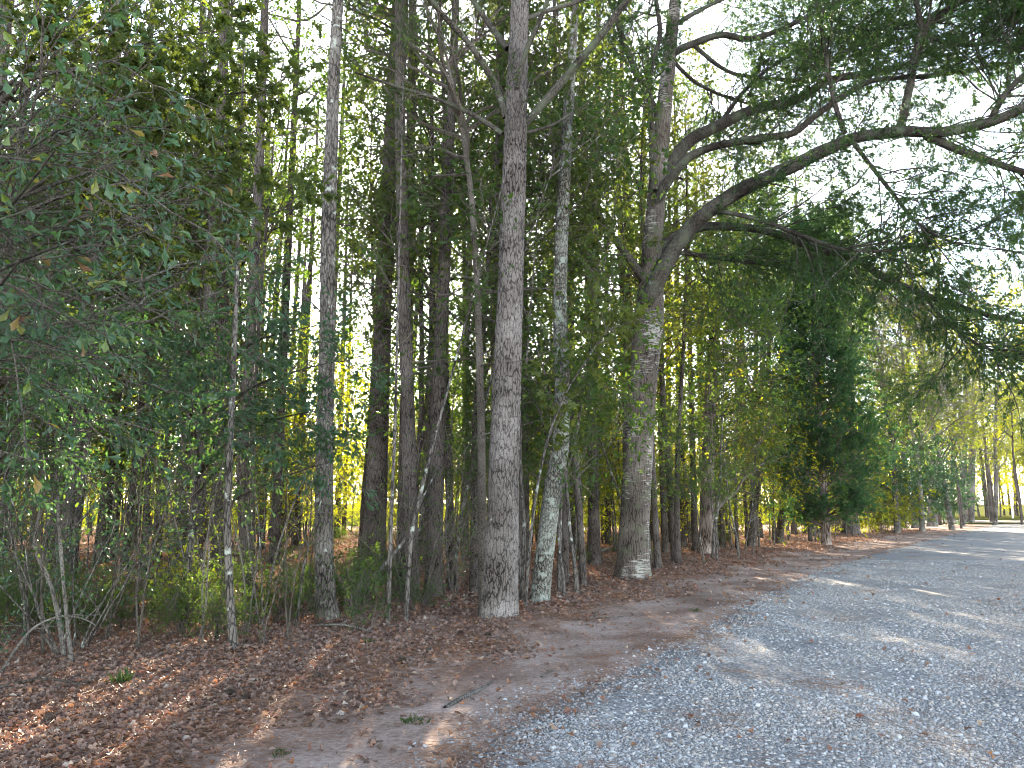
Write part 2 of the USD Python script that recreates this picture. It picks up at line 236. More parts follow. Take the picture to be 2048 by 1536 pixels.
rp = np.array([[np.r_[EDGE[a] - _en[a] * (s - (wob[a] if s < .5 else 0)), 0] for s in across] for a in range(len(EDGE))])
rz = -.012 + .03 * np.minimum(across / .35, 1) + .02 * (meshkit.fbm(rp * [1.2, 1.2, 1], 3, 9) - .5); rp[..., 2] = rz
n_, m_ = rp.shape[:2]; i, j = np.meshgrid(np.arange(n_ - 1), np.arange(m_ - 1), indexing='ij'); q = np.stack([i * m_ + j, (i + 1) * m_ + j, (i + 1) * m_ + j + 1, i * m_ + j + 1], -1).reshape(-1, 4)
road = obj('gravel_road', (rp.reshape(-1, 3), q[:, ::-1]), ROADM, smooth=True)
tag(road, 'grey gravel road curving away to the right along the trees', 'road', kind='structure')

def sheet(name, pts, z, mat, label, cat):
    pts = np.array(pts, float); n = len(pts) // 2; q = np.array([[k, k + 1, n + k + 1, n + k] for k in range(n - 1)]); v = np.c_[pts, np.full(len(pts), z)]
    return tag(obj(name, (v, q), mat), label, cat, kind='structure')
LANE = usdkit.material(stage, LK + 'pale_lane', {'g': ('geometry', {}), 'n': ('noise_texture', {'scale': .6, 'detail': 6.}), 'r': ('rgb_ramp', {'ramp': [(.3, (.30, .25, .20)), (.7, (.42, .37, .31))]}), 'p': ('principled_bsdf', {'roughness': .95, 'specular_ior_level': .0})}, [('g.position', 'n.vector'), ('n.fac', 'r.fac'), ('r.color', 'p.base_color')], surface='p.BSDF')
MEADOW = usdkit.material(stage, LK + 'meadow_grass', {'g': ('geometry', {}), 'n': ('noise_texture', {'scale': 1.4, 'detail': 8., 'roughness': .7}), 'r': ('rgb_ramp', {'ramp': [(.3, (.05, .065, .022)), (.55, (.09, .092, .033)), (.75, (.14, .115, .05))]}), 'b': ('bump', {'distance': .1}), 'p': ('principled_bsdf', {'roughness': .95, 'specular_ior_level': .0})}, [('g.position', 'n.vector'), ('n.fac', 'r.fac'), ('r.color', 'p.base_color'), ('n.fac', 'b.height'), ('b.normal', 'p.normal')], surface='p.BSDF')
xs = np.arange(-300, 301, 20.); sheet('meadow', np.vstack([np.c_[xs, 56 + 3 * np.sin(xs * .05) + 0 * xs], np.c_[xs, 0 * xs + 600]]), .06, MEADOW, 'grassy clearing beyond the far edge of the wood', 'meadow')
xs = np.arange(24, 200, 8.); sheet('far_lane', np.vstack([np.c_[xs, 60 + .02 * xs], np.c_[xs, 67 + .05 * xs]]), .075, LANE, 'pale sunlit lane crossing behind the last pines at the right', 'lane')
def ground_z(x, y): return float(height(np.array([float(x)]), np.array([float(y)]))[0])
def instancer(path, protos, P, idx, quat_axis_angle, S, label, cat):
    pi = UsdGeom.PointInstancer.Define(stage, path); pro = []
    for a, (nm, mesh, mat) in enumerate(protos):
        pro.append(usdkit.mesh(stage, f'{path}/{nm}' + (f'_{a:03d}' if a else ''), mesh, mat).GetPath())
    pi.CreatePrototypesRel().SetTargets(pro); pi.CreatePositionsAttr(Vt.Vec3fArray.FromNumpy(P.astype(np.float32))); pi.CreateProtoIndicesAttr(Vt.IntArray.FromNumpy(idx.astype(np.int32)))
    ax, an = quat_axis_angle; ax = unit(ax); q = np.c_[np.cos(an / 2), ax * np.sin(an / 2)[:, None]]
    pi.CreateOrientationsAttr(Vt.QuathArray([Gf.Quath(float(a), float(b), float(c), float(d)) for a, b, c, d in q]))
    pi.CreateScalesAttr(Vt.Vec3fArray.FromNumpy(S.astype(np.float32)))
    return tag(pi, label, cat, kind='stuff')
def tilt(rng, n, lean):                                   # axis and angle of a random heading, nearly level
    ax = np.c_[lean * rng.normal(size=(n, 2)), np.sign(rng.normal(size=n))]; return ax, rng.uniform(0, 2 * np.pi, n)
import trimesh
def stone(seed):
    r = R(seed); m = trimesh.creation.icosphere(1, 1.0); v = m.vertices * (1 + .35 * (meshkit.noise(m.vertices * 1.6 + seed * 7, seed)[:, None] - .5) * 2) * r.uniform([.8, .6, .45], [1.2, 1., .75]); return v, m.faces
def scatter(rng, n, y0, y1, x0, x1, power=1.6):
    """Points thinning out with distance, inside the view and a little beyond."""
    y = y0 + (y1 - y0) * rng.uniform(0, 1, n) ** power; lo, hi = np.maximum(x0, -.78 * y - 1.2), np.minimum(x1, .78 * y + 1.2)
    return rng.uniform(0, 1, n) * (hi - lo) + lo, y
rng = R(11)
x, y = scatter(rng, 400000, 3.8, 22, -4, 22, 1.75); d = from_road(np.c_[x, y]); d2 = d + .3 * (meshkit.fbm(np.c_[x, y, 0 * x] * 1.1, 3, 4) - .5) * 2
bare = np.hypot(x - on_ground(1510, 1345)[0], (y - on_ground(1510, 1345)[1]) * 1.0) < .42 + .2 * (meshkit.fbm(np.c_[x, y, 0 * x] * 3, 2, 8) - .5)
keep = rng.uniform(0, 1, len(x)) < np.where(d < 0, np.clip(1.05 * np.clip(.25 - d2 / .9, .12, 1), 0, 1), np.clip(.26 - d2 * .75, 0, .26)) * np.where(bare, .12, 1)
x, y, d = x[keep], y[keep], d[keep]; n = len(x)
size = .0064 * np.exp(.42 * rng.normal(size=n)) * (1 + .012 * y)
rzs = np.where(d < 0, .008, 0) + np.where(d < 0, 0.008, height(x, y))
P = np.c_[x, y, rzs + size * .12]; big = np.argsort(-(size / y))[:300]; rest = np.setdiff1d(np.arange(n), big)
ax, an = tilt(rng, n, .3)
tan = rng.uniform(0, 1, n) < np.clip(.15 + .5 * np.clip(-d - 2.2, 0, 2) / 2 * meshkit.fbm(np.c_[x, y, 0 * x] * .5, 2, 6) * 2 + 1.0 * np.exp(-((d + 1.6) / .5) ** 2) * (meshkit.fbm(np.c_[x, y, 0 * x] * .6, 2, 7) - .3), 0, .9)
instancer('/World/loose_gravel', [('stone', stone(k), TAN if k % 2 else STONE) for k in range(8)], P[rest], 2 * rng.integers(0, 4, len(rest)) + tan[rest], (ax[rest], an[rest]), np.repeat(size[rest, None], 3, 1), 'loose pale grey stones covering the gravel road', 'gravel')
for k in big:
    v, f = stone(100 + int(k) % 12); c, s = math.cos(an[k]), math.sin(an[k])
    obj('stone', (np.c_[v[:, 0] * c - v[:, 1] * s, v[:, 0] * s + v[:, 1] * c, v[:, 2]] * size[k] + P[k], f), STONE, road)

# fallen leaves and needles
def dead_leaf(kind, seed):
    r = R(seed); tv, tf = np.array(LEAF[kind][0], float), np.array(LEAF[kind][1]); v = tv * [1, .8, 2.6 * r.uniform(.4, 1.2)]; v[:, 2] += .35 * (v[:, 0] - .5) ** 2 * r.uniform(-.6, 1.2) + .1 * r.normal(size=len(v)) * .5
    return v - [.5, 0, v[:, 2].min()], tf
LP = [('leaf', dead_leaf(['maple', 'spoon', 'oval', 'maple', 'spoon', 'maple', 'oval', 'spoon'][k], 30 + k), DRY_LEAF) for k in range(8)]
rng = R(12)
x, y = scatter(rng, 290000, 4.0, 46, -34, 34, 1.65); d = from_road(np.c_[x, y]); blob = meshkit.fbm(np.c_[x, y, 0 * x] * .9, 3, 14)
keep = rng.uniform(0, 1, len(x)) < np.where(d < 0, .003 + .10 * np.exp(d / .35), np.clip((d - 1.4 + 2.2 * (blob - .5)) / .9, .04, 1)); x, y = x[keep], y[keep]; n = len(x)
for u_, v_, w_ in [(996, 1242, 80), (1078, 1212, 38), (1266, 1166, 70), (655, 1238, 46), (822, 1222, 34), (866, 1195, 34), (473, 1300, 17), (503, 1215, 26), (1411, 1110, 33), (740, 1165, 50)]:
    g_ = on_ground(u_, v_); k_ = 130; a_ = rng.uniform(0, 6.28, k_); r_ = px(w_, g_[1]) / 2 + np.abs(rng.normal(0, .13, k_)) + .01; x, y = np.r_[x, g_[0] + r_ * np.cos(a_)], np.r_[y, g_[1] + r_ * np.sin(a_)]
bank = len(x) - n; n = len(x); size = rng.uniform(.028, .072, n) * np.where(y < 12, 1, 1.4); P = np.c_[x, y, np.where(from_road(np.c_[x, y]) < 0, .02, height(x, y)) + rng.uniform(0, .025, n) + np.r_[np.zeros(n - bank), rng.uniform(0, .05, bank)]]
big = np.argsort(-(size / y))[:300]; rest = np.setdiff1d(np.arange(n), big); ax, an = tilt(rng, n, .35); idx = rng.integers(0, 8, n)
instancer('/World/leaf_litter', LP, P[rest], idx[rest], (ax[rest], an[rest]), np.repeat(size[rest, None], 3, 1), 'brown and rust fallen leaves carpeting the forest floor', 'leaf litter')
for k in big:
    v, f = LP[idx[k]][1]; m = trimesh.transformations.rotation_matrix(an[k], ax[k])[:3, :3]
    obj('leaf', (v @ m.T * size[k] + P[k], f), DRY_LEAF, ground)
def straw_patch(seed):
    r = R(seed); a = r.uniform(0, np.pi, 26); c = np.c_[r.normal(0, .16, (26, 2)), r.uniform(.002, .02, 26)]; h = r.uniform(.05, .1, 26)
    dv = np.c_[np.cos(a), np.sin(a), r.normal(0, .06, 26)] * h[:, None]; mid = c + r.normal(0, .012, (26, 3)) * [1, 1, .3]
    return tubes(np.stack([c - dv, mid, c + dv], 1), .0012, 3)
rng = R(13)
x, y = scatter(rng, 9000, 4.0, 30, -16, 18, 1.5); d = from_road(np.c_[x, y]); keep = rng.uniform(0, 1, len(x)) < np.where(d < 0, .015 + .7 * np.exp(d / .3), np.clip(.75 * np.exp(-((d - 2.0) / .5) ** 2) + .35 * np.exp(-(d / .25) ** 2) + .04 + .22 * (d > 1.6), .04, 1)); x, y = x[keep], y[keep]; n = len(x)
instancer('/World/pine_straw', [('needles', straw_patch(60 + k), STRAW) for k in range(5)], np.c_[x, y, np.maximum(height(x, y), np.where(from_road(np.c_[x, y]) < 0, .025, -1)) + .004], rng.integers(0, 5, n), tilt(rng, n, .04), np.repeat(rng.uniform(.7, 1.3, n)[:, None], 3, 1), 'reddish brown dry pine needles strewn over the dirt verge', 'pine straw')

# ------------------------------------------------------------------ trunks
def trunk(rows, sides, rings, plates=None, rough=.05, flare=0.0, seed=0, furrow=0):
    """A tapered trunk through rows (x, y, z, r) relative to its base, with bark plates or furrows in relief and roots flaring at the foot."""
    c = spline(rows, rings); th = np.arange(sides) * 2 * np.pi / sides
    t = unit(np.gradient(c[:, :3], axis=0)); a = unit(np.cross(np.tile([0, 1., 0], (rings, 1)), t)); b = np.cross(t, a)
    rr = np.repeat(c[:, 3:4], sides, 1); s = np.r_[0, np.cumsum(np.linalg.norm(np.diff(c[:, :3], axis=0), axis=1))]
    T, Sg = np.meshgrid(th, s); q3 = np.stack([np.cos(T), np.sin(T), Sg], -1)
    rr = rr * (1 + rough * 2 * (meshkit.fbm(q3 * [1.6, 1.6, .9] + seed, 3, seed) - .5))
    if flare:
        lobes = .6 + .8 * meshkit.noise(q3 * [2.2, 2.2, 0] + seed * 3, seed + 1); rr = rr * (1 + flare * lobes * np.exp(-Sg / .28))
    if plates:
        w, hgt, depth = plates; r0 = c[0, 3]; r = R(seed); circ = 2 * np.pi * r0; N = int(circ * s[-1] / (w * hgt))
        site = np.c_[r.uniform(0, circ, N), r.uniform(0, s[-1], N)]; rep = np.vstack([site, site + [circ, 0], site - [circ, 0]])
        U = np.c_[(T * r0).ravel() + .3 * w * (meshkit.fbm(q3.reshape(-1, 3) * [6, 6, 9], 2, 3) - .5) * 2, Sg.ravel()]
        dd, ii = cKDTree(rep / [w, hgt]).query(U / [w, hgt], 2); e = np.clip((dd[:, 1] - dd[:, 0]) / .35, 0, 1) ** .7
        up = r.uniform(.55, 1.0, N)[ii[:, 0] % N]
        rr = rr + depth * (e * up - .6).reshape(rr.shape)
    if furrow: rr = rr + furrow * (meshkit.fbm(q3 * [9, 9, 1.1] + seed, 3, seed + 5) - .5)
    v = c[:, None, :3] + rr[..., None] * (np.cos(T)[..., None] * a[:, None] + np.sin(T)[..., None] * b[:, None])
    i, j = np.meshgrid(np.arange(rings - 1), np.arange(sides), indexing='ij'); o = lambda ii, jj: ii * sides + jj % sides
    q = np.stack([o(i, j), o(i, j + 1), o(i + 1, j + 1), o(i + 1, j)], -1).reshape(-1, 4)
    return v.reshape(-1, 3), np.vstack([q[:, [0, 1, 2]], q[:, [0, 2, 3]]])
def stem(pix, depth, top_z=None, foot=.15):
    """Rows (x, y, z, r) relative to the base, from (u, v, width in px) at one depth; the foot goes into the ground and the stem on to top_z."""
    rows = np.array([np.r_[at(u, v, depth), px(w, depth) / 2] for u, v, w in pix]); base = rows[0, :3].copy(); base[2] = ground_z(base[0], base[1])
    rows[:, :3] -= base; rows[0, 2] = -foot
    if top_z: d = unit(rows[-1, :3] - rows[-2, :3]); k = (top_z - rows[-1, 2]) / d[2]; rows = np.vstack([rows, np.r_[rows[-1, :3] + d * k * .55, rows[-1, 3] * .62], np.r_[rows[-1, :3] + d * k, rows[-1, 3] * .15]])
    return base, rows
def depth_of(v): return on_ground(1024, v)[1]
def pine_crown(rows_top, r, z0, z1, rad, n=26, tuft=13, big=1.0):
    """Whorled pine boughs between z0 and z1 about a straight axis: (branch mesh, needle mesh)."""
    z = np.sort(r.uniform(z0, z1, n)); a = r.uniform(0, 2 * np.pi, n); f = (z - z0) / (z1 - z0); L = rad * (1.05 - .75 * f) * r.uniform(.6, 1.1, n)
    S = np.array([rows_top(q) for q in z]); D = np.c_[np.cos(a), np.sin(a), .25 + .5 * f]
    P1 = grow(S, D, L, 6, .16, .07, r); S2, D2 = spawn(P1, 5, r, .35, 1., .7); P2 = grow(S2, D2, r.uniform(.35, .9, len(S2)) * rad / 2.2, 4, .2, .1, r)
    S3, D3 = spawn(P2, 4, r, .3, 1., .4); tips = P2[:, -1]; dt = unit(P2[:, -1] - P2[:, -2])
    br = merge([tubes(P1, np.linspace(.035, .012, 6) * big, 4), tubes(P2, np.linspace(.011, .004, 4) * big, 3)])
    return br, tufts(np.vstack([S3, tips]), np.vstack([D3, dt]), .2 * big, tuft, r)
def pine_tree(name, label, pix, depth, seed, mat=PINE_FAR, height_=19., sides=20, rings=110, plates=(.055, .14, .012), flare=.25, group=None, stubs=14):
    base, rows = stem(pix, depth, height_); t = thing(name, label, 'tree', base, group=group); r = R(seed)
    obj('trunk', trunk(rows, sides, rings, plates, .04, flare, seed), mat, t, smooth=50)
    ax = lambda z: np.array([np.interp(z, rows[:, 2], rows[:, k]) for k in range(3)])
    if stubs:
        z = r.uniform(3.5, height_ * .6, stubs); a = r.uniform(0, 2 * np.pi, stubs); S = np.array([ax(q) for q in z])
        P1 = grow(S, np.c_[np.cos(a), np.sin(a), r.uniform(-.1, .5, stubs)], r.uniform(.3, 1.8, stubs), 6, .15, 0, r)
        S2, D2 = spawn(P1, 2, r, .3, .9, .6); P2 = grow(S2, D2, r.uniform(.2, .6, len(S2)), 4, .2, 0, r)
        obj('dead_branches', merge([tubes(P1, np.linspace(.016, .005, 6), 4), tubes(P2, np.linspace(.006, .002, 4), 3)]), TWIG, t, kind='stuff')
    br, nd = pine_crown(ax, r, height_ * .6, height_, 2.3); obj('branches', br, TWIG, t, kind='stuff'); obj('crown', nd, NEEDLE, t, kind='stuff')
    return t

# the big pine at the road's edge
D1 = depth_of(1238)
base, rows = stem([(996, 1242, 80), (1000, 1180, 70), (1003, 1100, 65), (1009, 900, 60), (1020, 600, 53), (1030, 300, 49), (1036, 100, 42), (1040, 0, 38)], D1, 19.)
pine = thing('pine_tree', 'thickest pine, scaly bark, at the road edge with bare boughs high up', 'tree', base)
obj('trunk', trunk(rows, 88, 820, (.034, .10, .019), .03, .2, 5), PINE, pine, smooth=50)
def rel(pix, depth, base): return np.array([np.r_[at(u, v, depth + dd) - base, px(w, depth) / 2] for u, v, w, dd in pix])
boughs = [[(1012, 235, 16, 0), (985, 160, 15, -.1), (940, 90, 13, -.3), (895, 40, 12, -.5), (860, 0, 11, -.7), (800, -70, 6, -1.1)],
          [(1048, 250, 17, 0), (1110, 180, 17, -.2), (1160, 120, 16, -.4), (1210, 60, 15, -.6), (1255, 0, 13, -.8), (1330, -90, 7, -1.2)],
          [(1035, 175, 12, -.2), (1050, 110, 11, -.4), (1080, 40, 10, -.6), (1095, 0, 9, -.7), (1130, -90, 5, -1)],
          [(1015, 98, 15, 0), (980, 50, 13, .3), (945, 0, 11, .6), (890, -80, 6, 1.)],
          [(1005, 268, 11, 0), (950, 232, 10, .1), (880, 200, 8, .2), (800, 175, 7, .3), (710, 145, 4, .4)],
          [(1050, 265, 7, .1), (1090, 255, 6, .4), (1130, 235, 5, .8), (1150, 215, 3, 1.)],
          [(1048, 40, 12, 0), (1100, 20, 10, .1), (1150, 5, 9, .2), (1220, -40, 6, .4)]]
for k, b in enumerate(boughs):
    bp = rel(b, D1, base); o = obj('branch', limb(bp, 10, 28, .16, k), LIMB, pine, smooth=60)
    r = R(300 + k); c = spline(bp, 12)[None, :, :3]; S2, D2 = spawn(c, 9, r, .3, 1., .7); P2 = grow(S2, D2, r.uniform(.15, .7, len(S2)), 5, .22, .02, r)
    obj('twigs', tubes(P2, np.linspace(.006, .002, 5), 3), TWIG, o, kind='stuff')
r = R(77); axp = lambda z: np.array([np.interp(z, rows[:, 2], rows[:, k]) for k in range(3)])
br, nd = pine_crown(axp, r, 10.5, 19., 3.2, 34, 12, 1.25); obj('upper_branches', br, TWIG, pine, kind='stuff'); obj('crown', nd, NEEDLE, pine, kind='stuff')

# the lichened, bent tree beside it
D2_ = depth_of(1208)
base, rows = stem([(1078, 1212, 38), (1088, 1120, 36), (1105, 980, 36), (1122, 880, 33), (1124, 780, 31), (1120, 600, 28), (1127, 400, 26), (1138, 200, 22), (1146, 80, 18), (1152, 0, 15)], D2_, 13.)
lich = thing('hardwood_tree', 'slim bent hardwood trunk mottled with pale green lichen right of the big pine', 'tree', base)
obj('trunk', trunk(rows, 36, 380, None, .07, .22, 8, .02), LICHEN, lich, smooth=60)
def leafy(parent, limbs, r, n2, l2, n3, l3, nl, size, mat, kind='oval', ratio=.5, twig=TWIG, t0=.25, lift=.03, sag=.25, rad=(.012, .004), jitter=.35, part='crown', spread=.8):
    """Side branches, twigs and leaves along the given limbs (m, n, 3)."""
    S, D = spawn(limbs, n2, r, t0, 1., spread); P1 = grow(S, D, l2 * r.uniform(.5, 1.2, len(S)), 7, .18, lift, r)
    S, D = spawn(P1, n3, r, .15, 1., spread); P2 = grow(S, D, l3 * r.uniform(.5, 1.2, len(S)), 5, .22, lift * .5, r)
    S, D = spawn(P2, nl, r, .15, 1., spread)
    obj('branches', merge([tubes(P1, np.linspace(rad[0], rad[1], 7), 4), tubes(P2, np.linspace(rad[1], rad[1] * .35, 5), 3)]), twig, parent, kind='stuff')
    S = S + r.normal(0, .01, S.shape)
    return obj(part, leaves(S, D, size * r.uniform(1 - jitter, 1 + jitter, len(S)), r, kind, ratio, 1.2, sag), mat, parent, kind='stuff')
r = R(9); c = spline(rows, 30)[None, 14:27, :3]
leafy(lich, c, r, 26, 1.5, 6, .6, 7, .075, MAPLE_LEAF, 'maple', .95)

# the great oak with its limbs over the road
D3 = depth_of(1160)
base, rows = stem([(1266, 1166, 64), (1268, 1080, 59), (1272, 1000, 57), (1280, 850, 57), (1288, 740, 58), (1297, 650, 60), (1301, 590, 54), (1303, 520, 42), (1312, 400, 38), (1325, 250, 34), (1340, 100, 28), (1350, 0, 24)], D3, 14.)
oak = thing('oak_tree', 'great oak with smooth grey trunk whose long crooked limbs arch over the gravel road', 'tree', base)
obj('trunk', trunk(rows, 72, 420, None, .05, .42, 4, .018), OAKB, oak, smooth=60)
limbs = [[(1292, 612, 38, -.15), (1320, 550, 35, -.3), (1360, 480, 32, -.6), (1420, 420, 30, -.9), (1490, 376, 28, -1.2), (1590, 330, 26, -1.8), (1650, 300, 24, -2), (1710, 276, 22, -2.3), (1800, 264, 20, -2.8), (1900, 262, 18, -3.2), (1980, 244, 17, -3.6), (2060, 210, 15, -4), (2250, 120, 8, -4.8)],
         [(1310, 400, 30, 0), (1340, 335, 28, .1), (1375, 285, 27, .3), (1440, 250, 25, .5), (1500, 222, 23, .7), (1600, 196, 20, 1.), (1660, 160, 18, 1.2), (1780, 140, 15, 1.4), (1880, 95, 11, 1.6), (2020, 20, 7, 1.8)],
         [(1312, 405, 24, -.1), (1345, 350, 20, -.4), (1385, 310, 18, -.6), (1440, 290, 15, -.8), (1510, 278, 15, -1.), (1575, 270, 14, -1.2), (1630, 232, 13, -1.4), (1690, 190, 12, -1.6), (1750, 160, 10, -1.8), (1880, 150, 7, -2.2), (2040, 120, 4, -2.6)],
         [(1308, 380, 16, -.3), (1303, 250, 13, -.5), (1300, 160, 11, -.6), (1320, 60, 10, -.7), (1312, 0, 9, -.8), (1300, -120, 5, -.9)],
         [(1315, 500, 22, .1), (1360, 470, 20, .3), (1420, 452, 19, .4), (1490, 455, 17, .4), (1560, 470, 16, .2), (1640, 500, 15, -.1), (1720, 522, 15, -.5), (1760, 550, 15, -.7), (1850, 590, 13, -1.1), (1930, 618, 11, -1.5), (2050, 645, 8, -2)],
         [(1288, 560, 20, -.1), (1250, 505, 15, -.3), (1212, 455, 12, -.5), (1190, 412, 10, -.6), (1150, 392, 6, -.8), (1110, 375, 3, -1)],
         [(1315, 520, 13, .1), (1360, 505, 11, .4), (1430, 515, 10, .6), (1560, 532, 8, .8), (1650, 545, 5, .9)],
         [(1800, 262, 16, -2.8), (1818, 180, 14, -2.9), (1845, 65, 12, -3.), (1920, 0, 10, -3.1), (2020, -80, 5, -3.2)],
         [(1845, 65, 10, -3.), (1832, 0, 9, -3.1), (1815, -80, 5, -3.2)],
         [(1690, 268, 11, -2.2), (1668, 200, 9, -2.3), (1650, 100, 8, -2.4), (1632, 0, 7, -2.5), (1620, -60, 4, -2.5)],
         [(1850, 270, 16, -3), (1890, 288, 15, -3.), (1960, 315, 13, -3.1), (2050, 345, 10, -3.2), (2180, 380, 6, -3.3)],
         [(1325, 250, 20, 0), (1300, 200, 16, .3), (1262, 120, 14, .6), (1230, 30, 11, .8), (1200, -60, 7, 1.)],
         [(1340, 110, 18, 0), (1380, 90, 16, .1), (1440, 70, 14, 0), (1500, 78, 12, -.2), (1560, 60, 10, -.3), (1640, 20, 7, -.4), (1760, -20, 4, -.6)],
         [(1420, 420, 10, -.9), (1520, 440, 9, -1.3), (1600, 470, 8, -1.8), (1700, 500, 6, -2.3), (1800, 500, 4, -2.8)],
         [(1980, 245, 11, -3.6), (2010, 190, 10, -3.7), (2060, 140, 8, -3.8)],
         [(1850, 590, 8, -1.1), (1900, 650, 6, -1.3), (1960, 690, 5, -1.6), (2040, 720, 3, -2)],
         [(1700, 275, 9, -2.3), (1780, 380, 7, -2.8), (1840, 450, 6, -3.1), (1920, 490, 4, -3.5)],
         [(1845, 65, 8, -3.), (1930, 90, 7, -3.3), (2000, 80, 6, -3.6), (2080, 40, 4, -4)],
         [(1350, 50, 12, 0), (1420, 10, 9, .3), (1520, -30, 7, .5), (1640, -80, 4, .8)],
         [(1390, 92, 10, .1), (1480, 150, 8, .4), (1580, 160, 7, .7), (1680, 120, 5, .9), (1780, 90, 3, 1.1)],
         [(1440, 250, 11, .5), (1500, 170, 9, .9), (1580, 110, 7, 1.3), (1690, 60, 5, 1.6), (1800, 30, 3, 1.9)],
         [(1345, 120, 9, .2), (1400, 170, 8, .8), (1470, 200, 6, 1.4), (1560, 215, 4, 2.0)],
         [(1640, 20, 7, -.4), (1740, 60, 6, -.8), (1850, 50, 5, -1.2), (1960, 10, 4, -1.6)]]
r = R(21); guide = []
for k, b in enumerate(limbs):
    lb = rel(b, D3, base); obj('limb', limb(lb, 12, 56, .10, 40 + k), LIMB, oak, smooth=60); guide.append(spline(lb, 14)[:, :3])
guide = np.array(guide)
leafy(oak, guide, r, 24, 2.6, 11, .9, 38, .08, OAK_LEAF, 'blade', .30, LIMB, .22, .02, .35, (.016, .005), .3, spread=.75)

# second oak on the same line of trees, farther along the road, and the open crown between
def hardwood(name, label, loc, h, seed, mat, leaf, kind='oval', ratio=.5, r0=.14, crown0=.35, n1=16, n2=6, n3=6, nl=8, reach=2.6, barkm=GREYB, lean=.05, group=None, detail=(14, 40), l2=1.3, l3=.55, part='crown', wander=.04, twigm=TWIG, trad=None):
    r = R(seed); t = thing(name, label, 'tree', loc, group=group)
    ax = grow(np.zeros((1, 3)) - [0, 0, .12], np.array([[lean * r.normal(), lean * r.normal(), 1.]]), np.array([h]), 12, wander, .02, r)[0]
    rows = np.c_[ax, np.linspace(r0, r0 * .12, 12)]; obj('trunk', trunk(rows, detail[0], detail[1], None, .06, .2, seed, .012 * r0 / .14), barkm, t, smooth=60)
    z = r.uniform(crown0, .98, n1); S = np.array([[np.interp(q * 11, np.arange(12), ax[:, k]) for k in range(3)] for q in z]); a = r.uniform(0, 2 * np.pi, n1)
    P1 = grow(S, np.c_[np.cos(a), np.sin(a), r.uniform(.2, .9, n1)], reach * (1.1 - .7 * z) * r.uniform(.6, 1.1, n1), 9, .14, .03, r)
    obj('limbs', tubes(P1, np.linspace(r0 * .3, r0 * .06, 9), 5), barkm, t, kind='stuff')
    leafy(t, P1, r, n2, l2 * reach / 2.6, n3, l3, nl, leaf, mat, kind, ratio, twigm, .25, .03, .25, trad or (r0 * .06, .003), part=part)
    return t

# red cedar with bare whiskered branches, and a green one beyond it
D4 = depth_of(1108)
base, rows = stem([(1411, 1110, 33), (1413, 1050, 28), (1415, 950, 26), (1420, 800, 23), (1430, 650, 20), (1441, 550, 16)], D4, 12.)
ced = thing('cedar_tree', 'red cedar with stringy bark and many thin bare side branches beside the road', 'tree', base); r = R(31)
obj('trunk', trunk(rows, 28, 240, None, .06, .35, 3, .05), CEDARB, ced, smooth=60)
n = 66; z = r.uniform(1.4, 11, n); a = r.normal(0, 1.1, n); a[::4] = r.uniform(0, 6.28, len(a[::4])); S = np.array([[np.interp(q, rows[:, 2], rows[:, k]) for k in range(3)] for q in z])
P1 = grow(S, np.c_[np.cos(a), np.sin(a) - .3, r.uniform(-.05, .45, n)], (3.6 - .2 * z) * r.uniform(.5, 1.1, n), 12, .1, .02, r)
for k in range(n): obj('branch', tubes(P1[k:k + 1], np.linspace(.028, .005, 12), 5), TWIG, ced)
S2, D2 = spawn(P1, 9, r, .2, 1., .6); P2 = grow(S2, D2, r.uniform(.3, 1.1, len(S2)), 6, .2, .0, r); S3, D3_ = spawn(P2, 4, r, .2, 1., .6); P3 = grow(S3, D3_, r.uniform(.12, .4, len(S3)), 4, .25, 0, r)
obj('twigs', merge([tubes(P2, np.linspace(.007, .002, 6), 3), tubes(P3, .0022, 3)]), TWIG, ced, kind='stuff')
far3 = P3[(P3[:, -1, 0] > 2.0) | (P3[:, -1, 2] > 7)]; S4, D4_ = spawn(far3, 14, r, .0, 1., .5); obj('foliage', leaves(S4, D4_, .07, r, 'blade', .3, .2, .1), CEDAR_LEAF, ced, kind='stuff')
def cedar(label, loc, h, rad, z0, seed, n=150, group=None, barkm=CEDARB):
    r = R(seed); t = thing('cedar_tree', label, 'tree', loc, group=group)
    obj('trunk', trunk(np.array([[0, 0, -.1, .17], [0, 0, h * .5, .1], [0, 0, h, .01]]), 16, 40, None, .05, .3, seed, .03), barkm, t, smooth=60)
    z = z0 + (h - z0) * r.uniform(0, 1, n) ** 1.15; f = (z - z0) / (h - z0); a = r.uniform(0, 6.28, n); L = rad * (1.0 - .82 * f) * np.minimum(1, .6 + f * 2.6) * r.uniform(.6, 1.12, n)
    P1 = grow(np.c_[0 * z, 0 * z, z], np.c_[np.cos(a), np.sin(a), r.uniform(.1, .5, n)], L, 8, .1, .05, r); S2, D2 = spawn(P1, 8, r, .3, 1., .5); P2 = grow(S2, D2, r.uniform(.2, .55, len(S2)), 5, .15, .05, r)
    obj('branches', merge([tubes(P1, np.linspace(.02, .004, 8), 4), tubes(P2, .003, 3)]), TWIG, t, kind='stuff')
    S3, D3 = spawn(P2, 5, r, .1, 1., .5); P3 = grow(S3, D3, r.uniform(.06, .2, len(S3)), 3, .15, .06, r); S4, D4 = spawn(P3, 10, r, 0, 1., .35)
    obj('crown', leaves(S4, D4, .085 * r.uniform(.6, 1.4, len(S4)), r, 'blade', .24, .2, .0), CEDAR_LEAF, t, kind='stuff'); return t
g = at(1648, 1005, 29.); cedar('feathery dark green cedar whose foliage reaches down beside the road', (g[0], g[1], ground_z(g[0], g[1])), 12.3, 3.3, .6, 33, 620)

